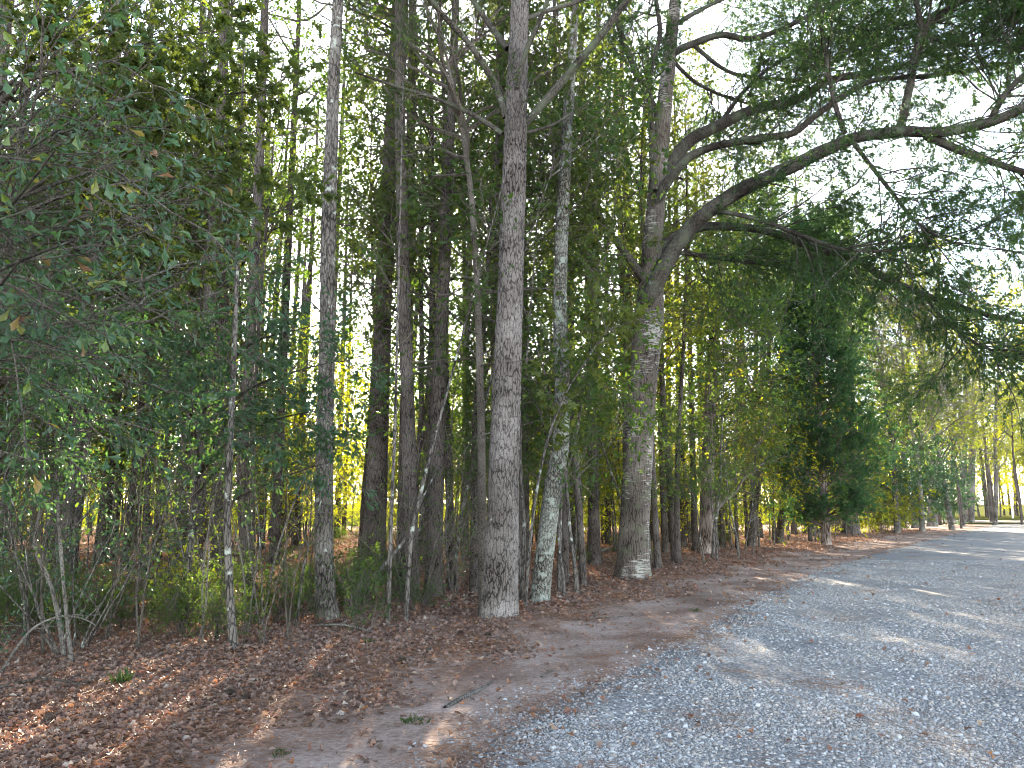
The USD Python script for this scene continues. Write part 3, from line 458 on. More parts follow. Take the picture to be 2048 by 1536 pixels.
# named trunks at the front of the wood, left to right
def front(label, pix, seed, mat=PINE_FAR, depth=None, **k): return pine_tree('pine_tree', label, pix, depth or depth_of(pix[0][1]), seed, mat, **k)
front('dark straight pine left of the twin slim trunks, behind the leafy oak branches', [(440, 1148, 34), (440, 900, 31), (446, 600, 26), (450, 300, 21), (445, 0, 15)], 101)
front('slim pine trunk just right of the dark straight pine, leaning right', [(503, 1215, 26), (488, 1000, 25), (485, 900, 24), (500, 700, 22), (515, 400, 20), (530, 0, 16)], 102)
front('grey furrowed pine trunk with pale base between the left thicket and the pine cluster', [(660, 1238, 46), (650, 1180, 38), (648, 1050, 36), (650, 850, 34), (655, 650, 32), (657, 450, 30), (666, 200, 26), (676, 0, 23)], 103, GREYB, sides=36, rings=240)
front('broad dark pine with a twin beside it, left of the pine cluster', [(740, 1165, 50), (752, 1000, 44), (760, 800, 38), (768, 600, 33), (780, 300, 28), (795, 0, 22)], 104)
front('slim grey pine between the broad dark pine and the vine covered trunk', [(800, 1195, 20), (815, 950, 19), (803, 600, 17), (800, 300, 15), (812, 0, 12)], 105, depth=14.5)
front('brown pine trunk overgrown by vines in the middle of the pine cluster', [(822, 1222, 34), (820, 1000, 30), (815, 800, 27), (806, 500, 25), (800, 200, 22), (800, 0, 20)], 106, depth=13.2)
front('straight pine trunk with dark plates left of the big pine', [(866, 1195, 34), (874, 900, 31), (880, 700, 28), (890, 500, 25), (905, 150, 19), (912, 0, 16)], 107)
front('thin nearly black trunk touching the big pine on its left', [(965, 1222, 17), (963, 900, 16), (957, 650, 14), (945, 420, 12), (928, 280, 10), (905, 170, 7)], 108, mat=TWIG, depth=D1 + .8, height_=11., plates=None)
front('thin pine trunk just behind the lichened bent tree', [(1128, 1165, 17), (1128, 950, 15), (1120, 700, 13), (1115, 400, 11), (1110, 100, 9)], 109)
front('dark pine between the lichened tree and the great oak', [(1186, 1112, 24), (1188, 900, 22), (1190, 600, 18), (1194, 300, 14), (1197, 0, 10)], 110)
front('slim dark trunk right of the great oak', [(1331, 1105, 14), (1325, 950, 12), (1318, 750, 10), (1315, 500, 8)], 111, height_=13.)
front('dark pine trunk left of the red cedar', [(1366, 1090, 16), (1362, 900, 14), (1356, 700, 12), (1352, 400, 9)], 112)
front('dark slightly leaning trunk right of the red cedar', [(1503, 1092, 18), (1510, 1000, 15), (1520, 850, 13), (1528, 650, 10)], 113, height_=14.)
front('leaning dark trunk under the green cedar', [(1558, 1086, 15), (1566, 1000, 13), (1578, 900, 12), (1590, 750, 9)], 114, height_=12.)
front('stout trunk in the shade below the green cedar', [(1625, 1066, 34), (1627, 1000, 28), (1630, 800, 24)], 115, height_=16.)
front('shaded trunk between the stout one and the broad one at the bend', [(1676, 1062, 24), (1676, 950, 21), (1678, 800, 18)], 116, height_=17.)
front('broad brown trunk where the leaf bank meets the road bend', [(1702, 1068, 34), (1699, 1000, 30), (1697, 850, 26)], 117, height_=18., sides=28)
for k, (u, v, w, lab) in enumerate([(1806, 1055, 12, 'leftmost of the grey pines beyond the glossy bush at the road bend'), (1833, 1056, 19, 'stout grey pine standing in the glossy bush at the road bend'), (1864, 1053, 20, 'thick grey pine just right of the glossy bush at the road bend'),
                                    (1903, 1043, 10, 'small far pine behind the last pair of trunks'), (1925, 1048, 12, 'left one of the last pair of pines before the far lane'), (1941, 1046, 14, 'right one of the last pair of pines before the far lane')]):
    front(lab, [(u, v, w), (u + 2, v - 80, w * .9), (u + 6, v - 220, w * .78)], 118 + k, height_=20., mat=PINE if k else PINE_FAR, depth=depth_of(v), stubs=10)
# slim stems in the thicket at the front left
def sapling_stem(label, pix, depth, seed, mat=GREYB, h=8., leaf=UNDER_LEAF, size=.06, nl=7, n2=10, kind='oval'):
    base, rows = stem(pix, depth, h); t = thing('sapling', label, 'sapling', base); r = R(seed); obj('trunk', trunk(rows, 12, 90, None, .07, .2, seed, .01), mat, t, smooth=60)
    c = spline(rows, 20)[None, 5:, :3]; leafy(t, c, r, n2, 1.2, 5, .45, nl, size, leaf, kind, .55, rad=(.007, .003)); return t
sapling_stem('slim leaning grey stem nearest the dirt verge at left', [(473, 1300, 17), (458, 1150, 15), (455, 1000, 14), (462, 850, 13), (470, 650, 10), (478, 400, 7)], depth_of(1298), 201, size=.065, n2=16)
sapling_stem('pale forked stem in the left thicket', [(135, 1290, 9), (105, 1180, 8), (70, 1080, 7), (88, 980, 7), (72, 880, 6), (40, 780, 4)], 8.6, 202, PALE_TWIG, 5.)
sapling_stem('thin stem rising beside the forked one in the left thicket', [(150, 1310, 8), (130, 1200, 7), (118, 1050, 6), (112, 900, 5), (105, 700, 4)], 8.3, 203, PALE_TWIG, 6.)
sapling_stem('slim bare stem before the pine cluster', [(776, 1232, 9), (782, 1050, 8), (790, 850, 6), (795, 640, 5)], 10.6, 204)
sapling_stem('thin dark stem in front of the vine covered trunk', [(812, 1230, 9), (820, 1100, 8), (850, 950, 7), (890, 800, 5), (930, 650, 4)], 10.8, 205)
sapling_stem('spindly stem between the big pine and the lichened tree', [(1040, 1190, 8), (1048, 1050, 7), (1040, 900, 6), (1055, 700, 4)], 13., 206, leaf=MAPLE_LEAF, size=.11, kind='maple', nl=4, n2=12)
sapling_stem('twin stem just right of the lichened tree with broad brown leaves', [(1118, 1150, 9), (1122, 1000, 7), (1150, 880, 6), (1170, 760, 4)], 14.2, 207, leaf=MAPLE_LEAF, size=.16, kind='maple', nl=5, n2=16)

sapling_stem('low oak sapling with big brown and green leaves before the lichened tree', [(1050, 1222, 7), (1064, 1050, 6), (1090, 900, 5), (1130, 790, 4), (1180, 710, 3)], depth_of(1220), 208, leaf=MAPLE_LEAF, size=.17, kind='maple', nl=4, n2=13, h=4.4)
g = at(1165, 1005, 15.5); hardwood('maple_tree', 'slender tree with orange and yellow leaves high behind the lichened trunk', (g[0], g[1], ground_z(g[0], g[1])), 12.5, 209, MAPLE_LEAF, .085, kind='maple', ratio=.9, r0=.07, crown0=.5, n1=20, n2=7, n3=5, nl=7, reach=2.6, barkm=PINE_FAR, lean=.02, wander=.02)

# ------------------------------------------------------------------ the stand behind
rng = R(50); protos = []
for k in range(5):
    r = R(500 + k); h = r.uniform(17, 21); t = thing('stand_pine', 'tall straight pine among the many in the shaded stand', 'tree', group='pines deep in the stand'); protos.append(t)
    a_ = r.normal(0, .25, 2); rows = np.array([[0, 0, -.1, .14], [a_[0] * .3, a_[1] * .3, h * .35, .105], [a_[0], a_[1], h * .7, .075], [a_[0] * 1.4, a_[1] * 1.4, h, .01]])
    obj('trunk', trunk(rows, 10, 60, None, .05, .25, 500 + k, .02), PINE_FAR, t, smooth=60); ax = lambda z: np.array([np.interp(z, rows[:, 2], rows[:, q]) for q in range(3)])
    n = 22; z = r.uniform(3, h * .62, n); a = r.uniform(0, 6.28, n); P1 = grow(np.array([ax(q) for q in z]), np.c_[np.cos(a), np.sin(a), r.uniform(-.2, .4, n)], r.uniform(.3, 1.7, n), 6, .14, 0, r); S2, D2 = spawn(P1, 3, r, .3, 1, .6); P2 = grow(S2, D2, r.uniform(.2, .6, len(S2)), 4, .2, 0, r)
    obj('dead_branches', merge([tubes(P1, np.linspace(.014, .005, 6), 3), tubes(P2, .003, 3)]), TWIG, t, kind='stuff')
    br, nd = pine_crown(ax, r, h * .64, h, 2.1, 15, 10, 1.15); obj('branches', br, TWIG, t, kind='stuff'); obj('crown', nd, NEEDLE, t, kind='stuff')
FAR_Y = 41
def sunny(x, y, w): return y > 9 and abs(x + 4.0 + math.tan(-SUN_AZ) * (y - 7)) < w         # the gap through which the sun reaches the verge
def in_wood(x, y, margin): return from_road(np.array([[x, y]]))[0] > margin
taken = [np.array(UsdGeom.Xformable(p).GetOrderedXformOps()[0].Get())[:2] for p in stage.GetPrimAtPath('/World').GetChildren() if p.GetCustomDataByKey('category') == 'tree' and p not in protos]
spots = []
for row in np.arange(15.5, FAR_Y, 2.7):
    for col in np.arange(-38, 46, 2.1):
        x, y = col + rng.normal(0, .35), row + rng.normal(0, .45)
        if abs(x) > .75 * y + 3 or not in_wood(x, y, 4.5) or sunny(x, y, .9) or rng.uniform() < .12 + max(0, (y - 40) / 60) or min(np.hypot(x - t[0], y - t[1]) for t in taken) < .9: continue
        spots.append((x, y))
spots = [spots[k] for k in rng.permutation(len(spots))[:290]]
def place(protos, spots, labels, group, smin, smax, rng):
    for k, (x, y) in enumerate(spots):
        loc, rz, sc = (x, y, ground_z(x, y)), rng.uniform(0, 6.28), rng.uniform(smin, smax); p = protos[k % len(protos)]
        if k < len(protos): move(p, loc, rz, sc)
        else: dup(p, loc, rz, sc, p.GetCustomDataByKey('label'), group)
place(protos, spots, None, 'pines deep in the stand', .85, 1.15, rng)
marks = [(445, 'the dark straight pine'), (487, 'the slim leaning pine'), (650, 'the grey furrowed pine'), (755, 'the broad dark pine'), (820, 'the vine covered trunk'), (875, 'the dark plated pine'), (1005, 'the big pine'), (1110, 'the lichened tree'), (1275, 'the great oak'), (1415, 'the red cedar'), (1650, 'the green cedar')]
between = {}
for p in stage.GetPrimAtPath('/World').GetChildren():       # the nearest of them are told apart by the big trunks that flank them
    if p.GetName().startswith('stand_pine'):
        x, y, _ = UsdGeom.Xformable(p).GetOrderedXformOps()[0].Get(); u = 1024 + FOC * x / y * math.cos(PITCH)
        for (a, la), (b, lb) in zip(marks, marks[1:]):
            if y < 23 and a + 12 < u < b - 12: between.setdefault((la, lb), []).append((u, p))
for (la, lb), found in between.items():
    found.sort(key=lambda q: q[0])
    for w, (u, p) in zip({1: ['nearest shaded pine'], 2: ['left one of the nearest shaded pines', 'right one of the nearest shaded pines'], 3: ['leftmost of the nearest shaded pines', 'middle one of the nearest shaded pines', 'rightmost of the nearest shaded pines']}.get(len(found), []), found): p.SetCustomDataByKey('label', f'{w} between {la} and {lb}')

def leafy_protos(name, label, cat, group, n, seed, h, mat, leaf, **k):
    out = []
    for q in range(n):
        t = hardwood(name, label, (0, 0, 0), h * R(seed + q).uniform(.8, 1.2), seed + q, mat, leaf, group=group, **k); t.SetCustomDataByKey('category', cat); out.append(t)
    return out
def wood_spots(rng, n, y0, y1, xlim, margin=1.2, gap=.5, p=1.0, clear=0, x0=-99):
    out = []
    while len(out) < n:
        y = y0 + (y1 - y0) * rng.uniform() ** p; x = rng.uniform(-.74 * y - 2, .74 * y + 2)
        if in_wood(x, y, margin) and abs(x) < xlim and x > x0 and not sunny(x, y, clear) and min(np.hypot(x - t[0], y - t[1]) for t in taken) > gap: out.append((x, y))
    return out
und = leafy_protos('understorey_tree', 'thin leafy understorey tree between the pine trunks', 'sapling', 'understorey trees between the pines', 5, 600, 7., UNDER_LEAF, .085, r0=.035, crown0=.25, n1=16, n2=6, n3=5, nl=6, reach=2.4, detail=(7, 30), wander=.07)
place(und, wood_spots(rng, 64, 13, 25, 45, 2.5, .5, 1.1, clear=1.8) + [(3.5, 19.5), (4.3, 24.5), (5.4, 20.8), (2.3, 22.5), (6.6, 23), (7.8, 27), (9.8, 29.5), (1.5, 19.2), (.9, 22)], None, 'understorey trees between the pines', .6, 1.4, rng)
yel = leafy_protos('yellow_tree', 'young tree with yellow autumn leaves glowing at the far side of the wood', 'sapling', 'yellow young trees at the far side of the wood', 4, 620, 6.0, YELLOW_LEAF, .11, r0=.035, crown0=.12, n1=16, n2=5, n3=5, nl=4, reach=2.6, detail=(7, 30), wander=.07)
place(yel, wood_spots(rng, 130, 25, FAR_Y + 5, 50, 3, .5, .8) + wood_spots(rng, 30, 25, 46, 40, 5, .5, 1., x0=0), None, 'yellow young trees at the far side of the wood', .6, 1.3, rng)
tall = leafy_protos('tall_hardwood', 'tall slim hardwood with turning leaves rising among the pines', 'tree', 'tall hardwoods among the pines', 4, 640, 14., MAPLE_LEAF, .10, r0=.09, crown0=.32, n1=26, n2=7, n3=5, nl=7, reach=3.4, detail=(10, 50), barkm=PINE_FAR, lean=.02, wander=.025)
place(tall, wood_spots(rng, 24, 13.5, 22, 34, 2.5, .8, clear=2.4) + wood_spots(rng, 4, 26, 34, 34, 4.0, .8, x0=6) + [(-8.5, -3), (-9.5, 1), (-9, -9), (-14, -4), (-13, 3.5), (-18, -8), (-6.5, -1.5), (-5.2, -5.5), (-3.8, -10), (-7.4, 2.0)], None, 'tall hardwoods among the pines', .8, 1.2, rng)
high = leafy_protos('high_crowned_hardwood', 'hardwood with a bare lower trunk and a loose leafy crown above', 'tree', 'hardwoods with high crowns in the wood', 4, 660, 15., UNDER_LEAF, .095, r0=.085, crown0=.5, n1=22, n2=7, n3=5, nl=8, reach=3.6, detail=(10, 50), barkm=PINE_FAR, lean=.015, wander=.022)
place(high, [(-8.6, 15.5), (-5.4, 16.5), (-3.1, 19), (-6.8, 20), (-1.2, 15.8), (1.2, 18.5), (-10.5, 19), (-13, 22), (-4.6, 24), (-.6, 23), (4.4, 21), (6.5, 25.5), (-9, 25), (9, 30), (12.5, 33)], None, 'hardwoods with high crowns in the wood', .85, 1.2, rng)
def shrub_protos(name, label, group, n, seed, h, mat, leaf, stems=9, kind='oval', ratio=.5, nl=6, n2=7, spreadf=.45, twig=TWIG):
    out = []
    for q in range(n):
        r = R(seed + q); t = thing(name, label, 'shrub', group=group); a = r.uniform(0, 6.28, stems)
        P1 = grow(np.c_[.12 * np.cos(a), .12 * np.sin(a), 0 * a - .05], np.c_[spreadf * np.cos(a), spreadf * np.sin(a), np.ones(stems)], h * r.uniform(.6, 1.15, stems), 9, .12, 0, r)
        obj('stems', tubes(P1, np.linspace(.011, .003, 9), 5), twig, t, kind='stuff')
        leafy(t, P1, r, n2, h * .4, 4, h * .18, nl, leaf, mat, kind, ratio, twig, .2, .01, .2, (.004, .002), part='foliage'); out.append(t)
    return out
shr = shrub_protos('woodland_shrub', 'low leafy shrub in the undergrowth of the wood', 'shrubs of the undergrowth', 4, 700, 1.5, UNDER_LEAF, .05)
place(shr, wood_spots(rng, 50, 14, 45, 30, 4, .4, .9) + [(rng.uniform(-9.5, -1.2), rng.uniform(9.6, 14.5)) for _ in range(26)] + [(rng.uniform(-.68, -.3) * y_, y_) for y_ in rng.uniform(9.2, 12.5, 22)], None, 'shrubs of the undergrowth', .3, .7, rng)

yb = shrub_protos('yellow_bush', 'low yellow leaved bush in the sun at the far edge of the wood', 'yellow bushes along the far edge of the wood', 3, 740, 2.4, YELLOW_LEAF, .11, nl=5, n2=8, spreadf=.7)
place(yb, [(x + rng.normal(0, .6), FAR_Y + 3 + rng.uniform(-4, 5)) for x in np.arange(-40, 34, .85) if in_wood(x, FAR_Y + 3, 3)], None, 'yellow bushes along the far edge of the wood', .6, 1.25, rng)
bare = []
for q in range(3):
    r = R(760 + q); t = thing('bare_sapling', 'thin bare sapling stem in the tangle of the left thicket', 'sapling', group='bare stems in the left thicket'); bare.append(t)
    P1 = grow(np.array([[0, 0, -.05], [.06, .03, -.05]]), np.array([[.12, .1, 1], [-.25, .05, 1.]]) + r.normal(0, .1, (2, 3)), np.array([3.8, 2.6]), 12, .07, 0, r); obj('trunk', tubes(P1, np.linspace(.014, .004, 12), 6), [GREYB, TWIG, PALE_TWIG][q], t)
    leafy(t, P1, r, 9, .9, 4, .3, 2, .05, UNDER_LEAF, rad=(.005, .0025))
place(bare, [(rng.uniform(-.66, -.25) * y, y) for y in rng.uniform(8.6, 14, 30)], None, 'bare stems in the left thicket', .6, 1.15, rng)
# front left thicket
def local_shrub(label, u, v, h, seed, mat, leaf, **k):
    t = shrub_protos('roadside_shrub', label, None, 1, seed, h, mat, leaf, **k)[0]; g = on_ground(u, v); move(t, (g[0], g[1], ground_z(g[0], g[1])), 0, 1); return t
local_shrub('twiggy green shrub with many arching stems at the left edge', 140, 1300, 2.0, 720, PRIVET_LEAF, .045, stems=10, nl=8, twig=GREYB, spreadf=.55)
local_shrub('loose shrub with small yellowing leaves behind the leaning stem', 330, 1235, 1.3, 721, YELLOW_LEAF, .05, stems=9, nl=3)
local_shrub('dark shrub at the far left behind the arching stems', 20, 1200, 2.6, 722, PRIVET_LEAF, .045, stems=12, nl=7)
local_shrub('low green shrub at the foot of the grey furrowed pine', 690, 1222, .9, 723, UNDER_LEAF, .05, stems=9, nl=4)
local_shrub('tangle of bare grey stems before the pine cluster', 830, 1215, 2.6, 724, UNDER_LEAF, .045, stems=16, nl=1, spreadf=.4)
local_shrub('sparse green shrub left of the big pine', 900, 1190, 2.0, 725, UNDER_LEAF, .05, stems=10, nl=4)
local_shrub('glossy leaved bush reaching over the leaf bank at the road bend', 1750, 1063, 6.2, 726, PRIVET_LEAF, .13, stems=28, nl=18, n2=12, spreadf=.6)
local_shrub('rounded glossy bush before the stout grey pine at the road bend', 1808, 1059, 5.0, 727, PRIVET_LEAF, .13, stems=26, nl=16, n2=11, spreadf=.65)
local_shrub('small bush left of the last pair of pines', 1888, 1050, 3.0, 728, PRIVET_LEAF, .13, stems=16, nl=9, n2=8)

# leafy oaks at the left whose branches hang near the eye
def near_oak(label, loc, h, seed, targets, nsize, n2, n3, nl, parts_=0, mat=NEAR_LEAF, kind='spoon', ratio=.42, l2=.8, l3=.3, r0=.11):
    r = R(seed); t = thing('oak_tree', label, 'tree', loc); ax = np.array([[0, 0, -.1, r0], [.05, .1, 2, r0 * .8], [.1, .1, 4.5, r0 * .55], [.1, .2, h, .01]]); obj('trunk', trunk(ax, 18, 80, None, .06, .25, seed, .01), GREYB, t, smooth=60)
    loc = np.array(loc); G = []
    for k, tg in enumerate(targets):
        e = tg - loc; s = np.array([np.interp(max(e[2] - .35 * np.linalg.norm(e[:2]), 1.2), ax[:, 2], ax[:, q]) for q in range(3)]); mid = (s + e) / 2 + [0, 0, .25 * r.uniform(.3, 1)] + r.normal(0, .12, 3)
        rows = np.array([np.r_[s, .028], np.r_[mid, .016], np.r_[e, .004]]); obj('limb', limb(rows, 7, 18, .1, k), LIMB, t, smooth=60); G.append(spline(rows, 12)[:, :3])
    G = np.array(G); S, D = spawn(G, n2, r, .3, 1., .7); P1 = grow(S, D, l2 * r.uniform(.5, 1.2, len(S)), 7, .15, .0, r); S, D = spawn(P1, n3, r, .2, 1., .6); P2 = grow(S, D, l3 * r.uniform(.5, 1.2, len(S)), 5, .15, -.02, r)
    obj('twigs', merge([tubes(P1, np.linspace(.006, .003, 7), 4), tubes(P2, np.linspace(.003, .0012, 5), 3)]), TWIG, t, kind='stuff')
    S, D = spawn(P2, nl, r, .2, 1., .6); L = nsize * r.uniform(.5, 1.5, len(S)); nv, nf = len(LEAF[kind][0]), len(LEAF[kind][1]); v, f = leaves(S, D, L, r, kind, ratio, 1.0, .35)
    W = S + loc - [0, 0, CAM_H]; dep = W @ FWD; uu, vv = 1024 + FOC * W[:, 0] / dep, 768 - FOC * (W @ UP) / dep; score = np.where((dep > .5) & (uu > 0) & (uu < 2048) & (vv > 0) & (vv < 1536), L / dep, 0); big = np.argsort(-score)[:parts_]
    for k in big: obj('leaf', (v[k * nv:(k + 1) * nv], f[:nf]), ONE_LEAF, t)
    restm = np.ones(len(S), bool); restm[big] = False; k = np.nonzero(restm)[0]
    obj('foliage', (v.reshape(-1, nv, 3)[k].reshape(-1, 3), (f[:nf][None] + (np.arange(len(k)) * nv)[:, None, None]).reshape(-1, 3)), mat, t, kind='stuff'); return t
# near leaves take their colour from the plant, not per part: a palette of single-leaf looks is drawn in leaf_mat through object_info
T = lambda *l: [at(*q) for q in l]
near_oak('broad leaved young oak whose branches hang into the upper left corner', (-4.6, 4.4, ground_z(-4.6, 4.4)), 6.5, 801,
         T((60, 130, 3.6), (190, 215, 3.4), (110, 300, 3.1), (250, 320, 3.6), (60, 420, 3.3), (180, 420, 4.0), (330, 430, 4.4), (100, 560, 3.8), (300, 560, 4.2), (20, 230, 3.0), (30, 600, 3.6), (240, 120, 4.2), (40, 40, 4.0), (350, 260, 4.8), (90, 210, 2.9), (150, 480, 3.2), (40, 520, 3.0), (280, 230, 4.6), (380, 560, 4.9), (220, 640, 4.4)), .067, 10, 4, 6, 290, l2=1.0, l3=.35)
near_oak('slender oak with layered teal leaves before the dark straight pine', (-4.3, 10.4, ground_z(-4.3, 10.4)), 7.5, 802,
         T((330, 640, 8.6), (420, 690, 8.8), (520, 700, 9), (600, 740, 9.2), (660, 820, 9.4), (560, 860, 9), (480, 800, 8.6), (380, 760, 8.4), (640, 650, 9.6), (700, 720, 9.8), (560, 600, 9.4), (300, 720, 8.6), (680, 920, 9.4)), .085, 12, 5, 9, r0=.05)
near_oak('oak with small dark leaves filling the left side of the wood', (-6.0, 8.6, ground_z(-6.0, 8.6)), 8., 803,
         T((60, 720, 7.4), (130, 790, 7.6), (200, 840, 7.6), (40, 830, 7.2), (150, 650, 7.8), (260, 620, 8), (220, 720, 7.8), (60, 620, 7.4), (120, 900, 7.6), (280, 820, 8)), .075, 12, 5, 8)
near_oak('tall oak with green and orange leaves behind the upper left branches', (-6.0, 8.0, ground_z(-6.0, 8.0)), 9., 804,
         T((120, 60, 7), (260, 90, 7.4), (380, 140, 7.8), (460, 240, 8), (520, 330, 8.4), (330, 250, 7.4), (400, 400, 8), (200, 200, 7), (560, 180, 8.4), (480, 60, 8), (600, 420, 8.8), (300, 20, 7.4), (430, 520, 8)), .085, 13, 5, 8, 0, MAPLE_LEAF, 'maple', .85)

# trees beyond the road bend and past the wood
near_bg = on_ground(1800, 1046)
h1 = hardwood('twiggy_tree', 'half bare grey twigged tree leaning out above the glossy bush at the road bend', (at(1840, 1005, 43)[0], 43, 0), 14.5, 900, MAPLE_LEAF, .10, r0=.15, crown0=.3, n1=50, n2=14, n3=12, nl=3, reach=5.2, barkm=PALE_TWIG, twigm=PALE_TWIG, trad=(.016, .008))
for k, (u, dd, h, lab) in enumerate([(1500, 31, 15., 'tall green hardwood behind the red cedar'), (1640, 42, 17., 'leafy green tree rising behind the feathery cedar'), (1790, 41, 18., 'tall green tree directly above the glossy bush at the road bend'),
                                     (1900, 46, 17., 'green tree behind the half bare one at the road bend'), (1985, 56, 19., 'leafy green tree standing behind the last pair of pines')]):
    g = at(u, 1005, dd); hardwood('green_hardwood', lab, (g[0], g[1], ground_z(g[0], g[1])), h, 910 + k, UNDER_LEAF if k < 3 else YELLOW_LEAF, .12, kind='oval', ratio=.4, r0=.16, crown0=.2, n1=38, n2=9, n3=7, nl=9, reach=4.6)
rng = R(60)
fy = leafy_protos('far_yellow_tree', 'yellow leaved tree in the sunlit row beyond the far lane', 'tree', 'yellow trees beyond the far lane', 3, 930, 9., YELLOW_LEAF, .2, r0=.09, crown0=.12, n1=20, n2=6, n3=5, nl=4, reach=4., detail=(8, 30))
place(fy, [(x + rng.normal(0, .6), y + rng.normal(0, 1)) for y in (83, 94) for x in np.arange(42, 80, 2.6)], None, 'yellow trees beyond the far lane', .8, 1.5, rng)
tr = leafy_protos('distant_tree', 'distant yellowing hardwood in the tree line across the clearing', 'tree', 'distant tree line across the clearing', 4, 940, 9., YELLOW_LEAF, .2, r0=.1, crown0=.06, n1=24, n2=7, n3=5, nl=5, reach=4.6, detail=(8, 30))
place(tr, [(x + rng.normal(0, 1.0), 86 + rng.normal(0, 3)) for x in np.arange(-64, 38, 2.1)], None, 'distant tree line across the clearing', .7, 1.2, rng)
ring = [(26, 58), (29.5, 60), (33, 64), (36, 70), (38.5, 63), (42, 76), (46, 84), (49, 92), (53, 97), (57, 100), (61, 96), (65, 101), (31, 57), (35, 60), (40, 69), (44, 72), (48, 79), (52, 86), (58, 90), (63, 88), (68, 94), (72, 101)]
for x, y in ring:
    dup(protos[int(rng.integers(5))], (x, y, ground_z(x, y)), rng.uniform(0, 6.28), rng.uniform(.8, 1.1), 'pine standing in the open where the road meets the far lane', 'pines by the far lane')
for x, y, sc in [(25, 50, 1), (28, 49, .8), (31, 54, .95), (27, 56, 1.1), (33, 60, 1), (38, 66, 1), (43, 70, 1.1), (47, 77, 1.1), (52, 80, 1.2), (57, 86, 1.2), (62, 84, 1.2), (36, 76, 1.2), (66, 92, 1.3), (44, 90, 1.3), (41, 60, 1.1), (45, 66, 1.2), (37, 57, 1.0), (50, 72, 1.3), (55, 77, 1.4), (34, 68, 1.3), (59, 94, 1.4)]:
    dup(tall[int(rng.integers(4))], (x, y, ground_z(x, y)), rng.uniform(0, 6.28), sc, 'leafy hardwood of the row that follows the road into the distance', 'hardwoods along the far stretch of road')

# ------------------------------------------------------------------ small things on the ground
def stick(label, cat, pts, mat, name='fallen_branch', side=0, seed=0):
    rows = np.array([np.r_[p, w / 2] for p, w in pts]); base = rows[0, :3].copy(); rows[:, :3] -= base; t = thing(name, label, cat, base); r = R(seed)
    obj('stem', limb(rows, 8, 24, .2, seed), mat, t, smooth=60)
    if side: S, D = spawn(spline(rows, 12)[None, :, :3], side, r, .25, 1., .6); D[:, 2] = np.abs(D[:, 2]) * .6; obj('twigs', tubes(grow(S, D, r.uniform(.15, .5, len(S)), 5, .2, 0, r), np.linspace(.006, .002, 5), 4), mat, t, kind='stuff')
    return t
def gp(u, v, up=.02): g = on_ground(u, v); return np.array([g[0], g[1], ground_z(g[0], g[1]) + up])
stick('dead grey pole leaning up from the ground into the pine cluster', 'branch', [(gp(688, 1205), .07), (at(760, 1140, 12.4), .06), (at(815, 1070, 12.8), .05), (at(850, 985, 13.2), .035), (at(905, 900, 13.6), .015)], GREYB, side=5, seed=1)
stick('thin pale branch lying among the leaves left of the big pine', 'branch', [(gp(620, 1250), .03), (gp(690, 1256, .05), .03), (gp(745, 1268), .015)], PALE_TWIG, side=4, seed=2)
stick('long dark stick on the leaves at the lower left', 'branch', [(gp(0, 1375), .03), (gp(90, 1368, .05), .025), (gp(170, 1374), .012)], TWIG, side=5, seed=3)
stick('bleached crooked dead limb at the foot of the red cedar', 'branch', [(at(1428, 1030, 22.8), .14), (at(1445, 1005, 22.6), .12), (at(1470, 985, 22.4), .10), (at(1490, 955, 22.2), .05), (at(1505, 945, 22.1), .02)], PALE_TWIG, side=4, seed=4)
stick('fallen log lying behind the verge left of the great oak', 'log', [(gp(1150, 1122, .06), .12), (gp(1195, 1108, .07), .11), (gp(1235, 1098, .06), .08)], GREYB, 'fallen_log', seed=5)
stick('pale bark strip half buried in the dirt near the gravel', 'wood', [(gp(890, 1412, .0), .035), (gp(930, 1392, .012), .045), (gp(965, 1375, .008), .03), (gp(990, 1358, 0), .015)], PALE_TWIG, 'wood_strip', seed=6)
stick('short light stick on the straw beside the gravel', 'branch', [(gp(1082, 1357), .02), (gp(1098, 1351, .03), .022), (gp(1108, 1345), .012)], PALE_TWIG, seed=7)
stick('thin twig lying below the lichened tree', 'branch', [(gp(1150, 1245), .02), (gp(1190, 1238, .03), .018), (gp(1235, 1235), .01)], GREYB, side=3, seed=8)
stick('long arching bare cane across the left thicket', 'branch', [(gp(0, 1345), .025), (at(60, 1262, 8.0), .022), (at(125, 1232, 8.1), .018), (at(190, 1250, 8.3), .01)], PALE_TWIG, side=4, seed=9)
stick('leaning thin dead stem in the left thicket', 'branch', [(gp(60, 1240), .035), (at(120, 1090, 10.5), .03), (at(200, 1000, 10.6), .025), (at(300, 900, 10.8), .012)], GREYB, side=6, seed=10)
def cone(seed):
    r = R(seed); n = 70; k = np.arange(n); f = k / n; a = k * 2.39996; rad = .032 * np.sin(np.pi * np.clip(f * .86 + .14, 0, 1)) ** .7
    S = np.c_[np.cos(a) * rad * .35, np.sin(a) * rad * .35, f * .085]; D = np.c_[np.cos(a), np.sin(a), .25 + f]
    core = tubes(np.array([[[0, 0, 0], [0, 0, .04], [0, 0, .085]]]), np.array([[.012, .014, .004]]), 8); return core, leaves(S, D, rad * .9 + .006, r, 'oval', .8, .3, 0)
CONEM = leaf_mat('cone_scale', [(0, (.09, .065, .05)), (.6, (.16, .12, .095)), (1, (.26, .21, .17))], .02, (1, 1, 1), .7, .2)
def pine_cone(label, u, v, k):
    t = thing('pine_cone', label, 'pine cone', gp(u, v, .03)); core, sc = cone(k); m = trimesh.transformations.euler_matrix(1.45, 0, k * 1.9)[:3, :3]
    obj('core', (core[0] @ m.T, core[1]), TWIG, t); obj('scales', (sc[0] @ m.T, sc[1]), CONEM, t, kind='stuff')
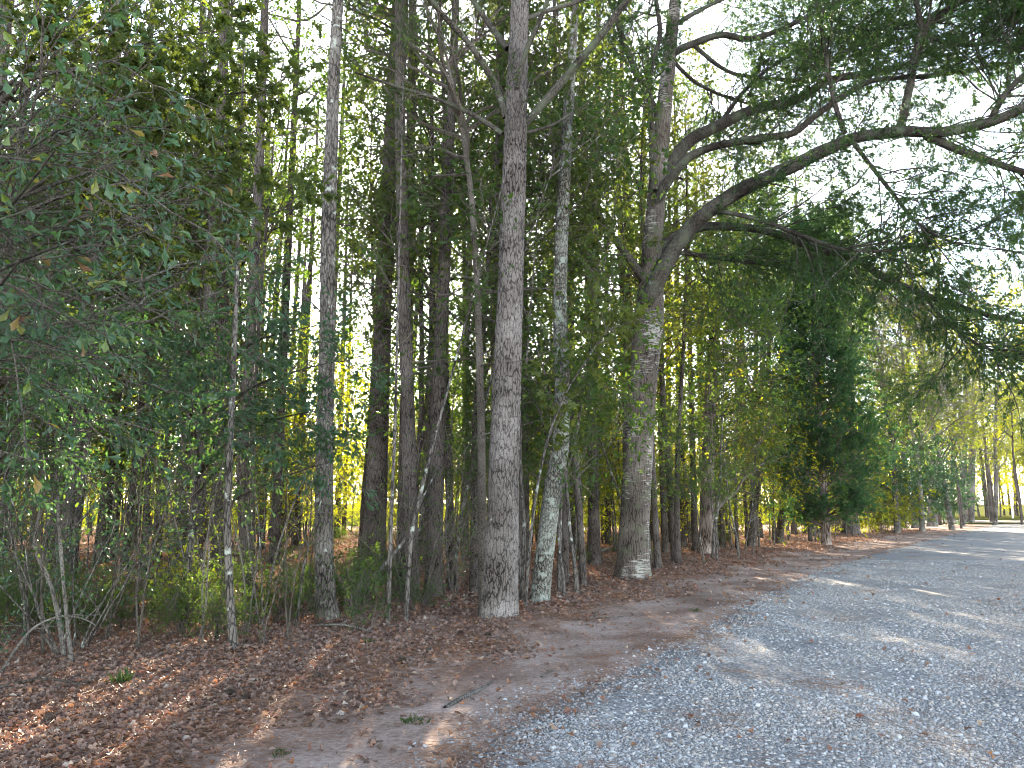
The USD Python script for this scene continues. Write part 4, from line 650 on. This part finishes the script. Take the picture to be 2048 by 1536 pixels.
for k, (u, v, lab) in enumerate([(494, 1407, 'pine cone lying on the straw left of the bare dirt track'), (448, 1400, 'pale pine cone just left of a darker one on the straw'), (100, 1440, 'whitish pine cone among the leaves at the lower left'), (925, 1275, 'pine cone in the straw below the big pine'),
                                 (795, 1332, 'pine cone at the upper edge of the bare dirt track'), (857, 1313, 'pine cone between the dirt track and the big pine'), (645, 1365, 'dark pine cone in the leaves above the dirt track'), (972, 1280, 'small pine cone just below the foot of the big pine')]): pine_cone(lab, u, v, k)
def tuft(label, u, v, h, k, n=46):
    r = R(k); t = thing('grass_tuft', label, 'grass', gp(u, v, 0)); a = r.uniform(0, 6.28, n); S = np.c_[.045 * r.normal(size=(n, 2)), 0 * a]
    obj('blades', leaves(S, np.c_[np.cos(a) * .6, np.sin(a) * .6, np.ones(n)], h * .6 * r.uniform(.5, 1.2, n), r, 'blade', .05, .1, .0), GRASS, t, kind='stuff')
for k, (u, v, h, lab) in enumerate([(828, 1442, .11, 'small green grass tuft on the dirt near the gravel'), (560, 1500, .08, 'low grass tuft at the bottom edge of the dirt track'), (1392, 1224, .10, 'yellowish grass tuft where gravel meets dirt'), (245, 1362, .22, 'sunlit green sprig in the leaves at lower left'),
                                    (740, 1290, .12, 'grass tuft in the leaves left of the big pine'), (1580, 1455, .05, 'flattened green weed on the gravel')]): tuft(lab, u, v, h, 60 + k)
g = at(2023, 1005, 78.); post = thing('marker_post', 'white post standing at the edge of the far lane', 'post', (g[0], g[1], 0))
obj('shaft', tubes(np.array([[[0, 0, -.1], [0, 0, .6], [0, 0, 1.3]]]), .09, 10), usdkit.material(stage, LK + 'white_paint', {'n': ('noise_texture', {'scale': 9.}), 'r': ('rgb_ramp', {'ramp': [(.3, (.55, .54, .5)), (.7, (.8, .79, .75))]}), 'p': ('principled_bsdf', {'roughness': .6})}, [('n.fac', 'r.fac'), ('r.color', 'p.base_color')], surface='p.BSDF'), post)
obj('cap', trimesh.creation.box([.2, .2, .05], trimesh.transformations.translation_matrix([0, 0, 1.32])), LK + 'white_paint', post)
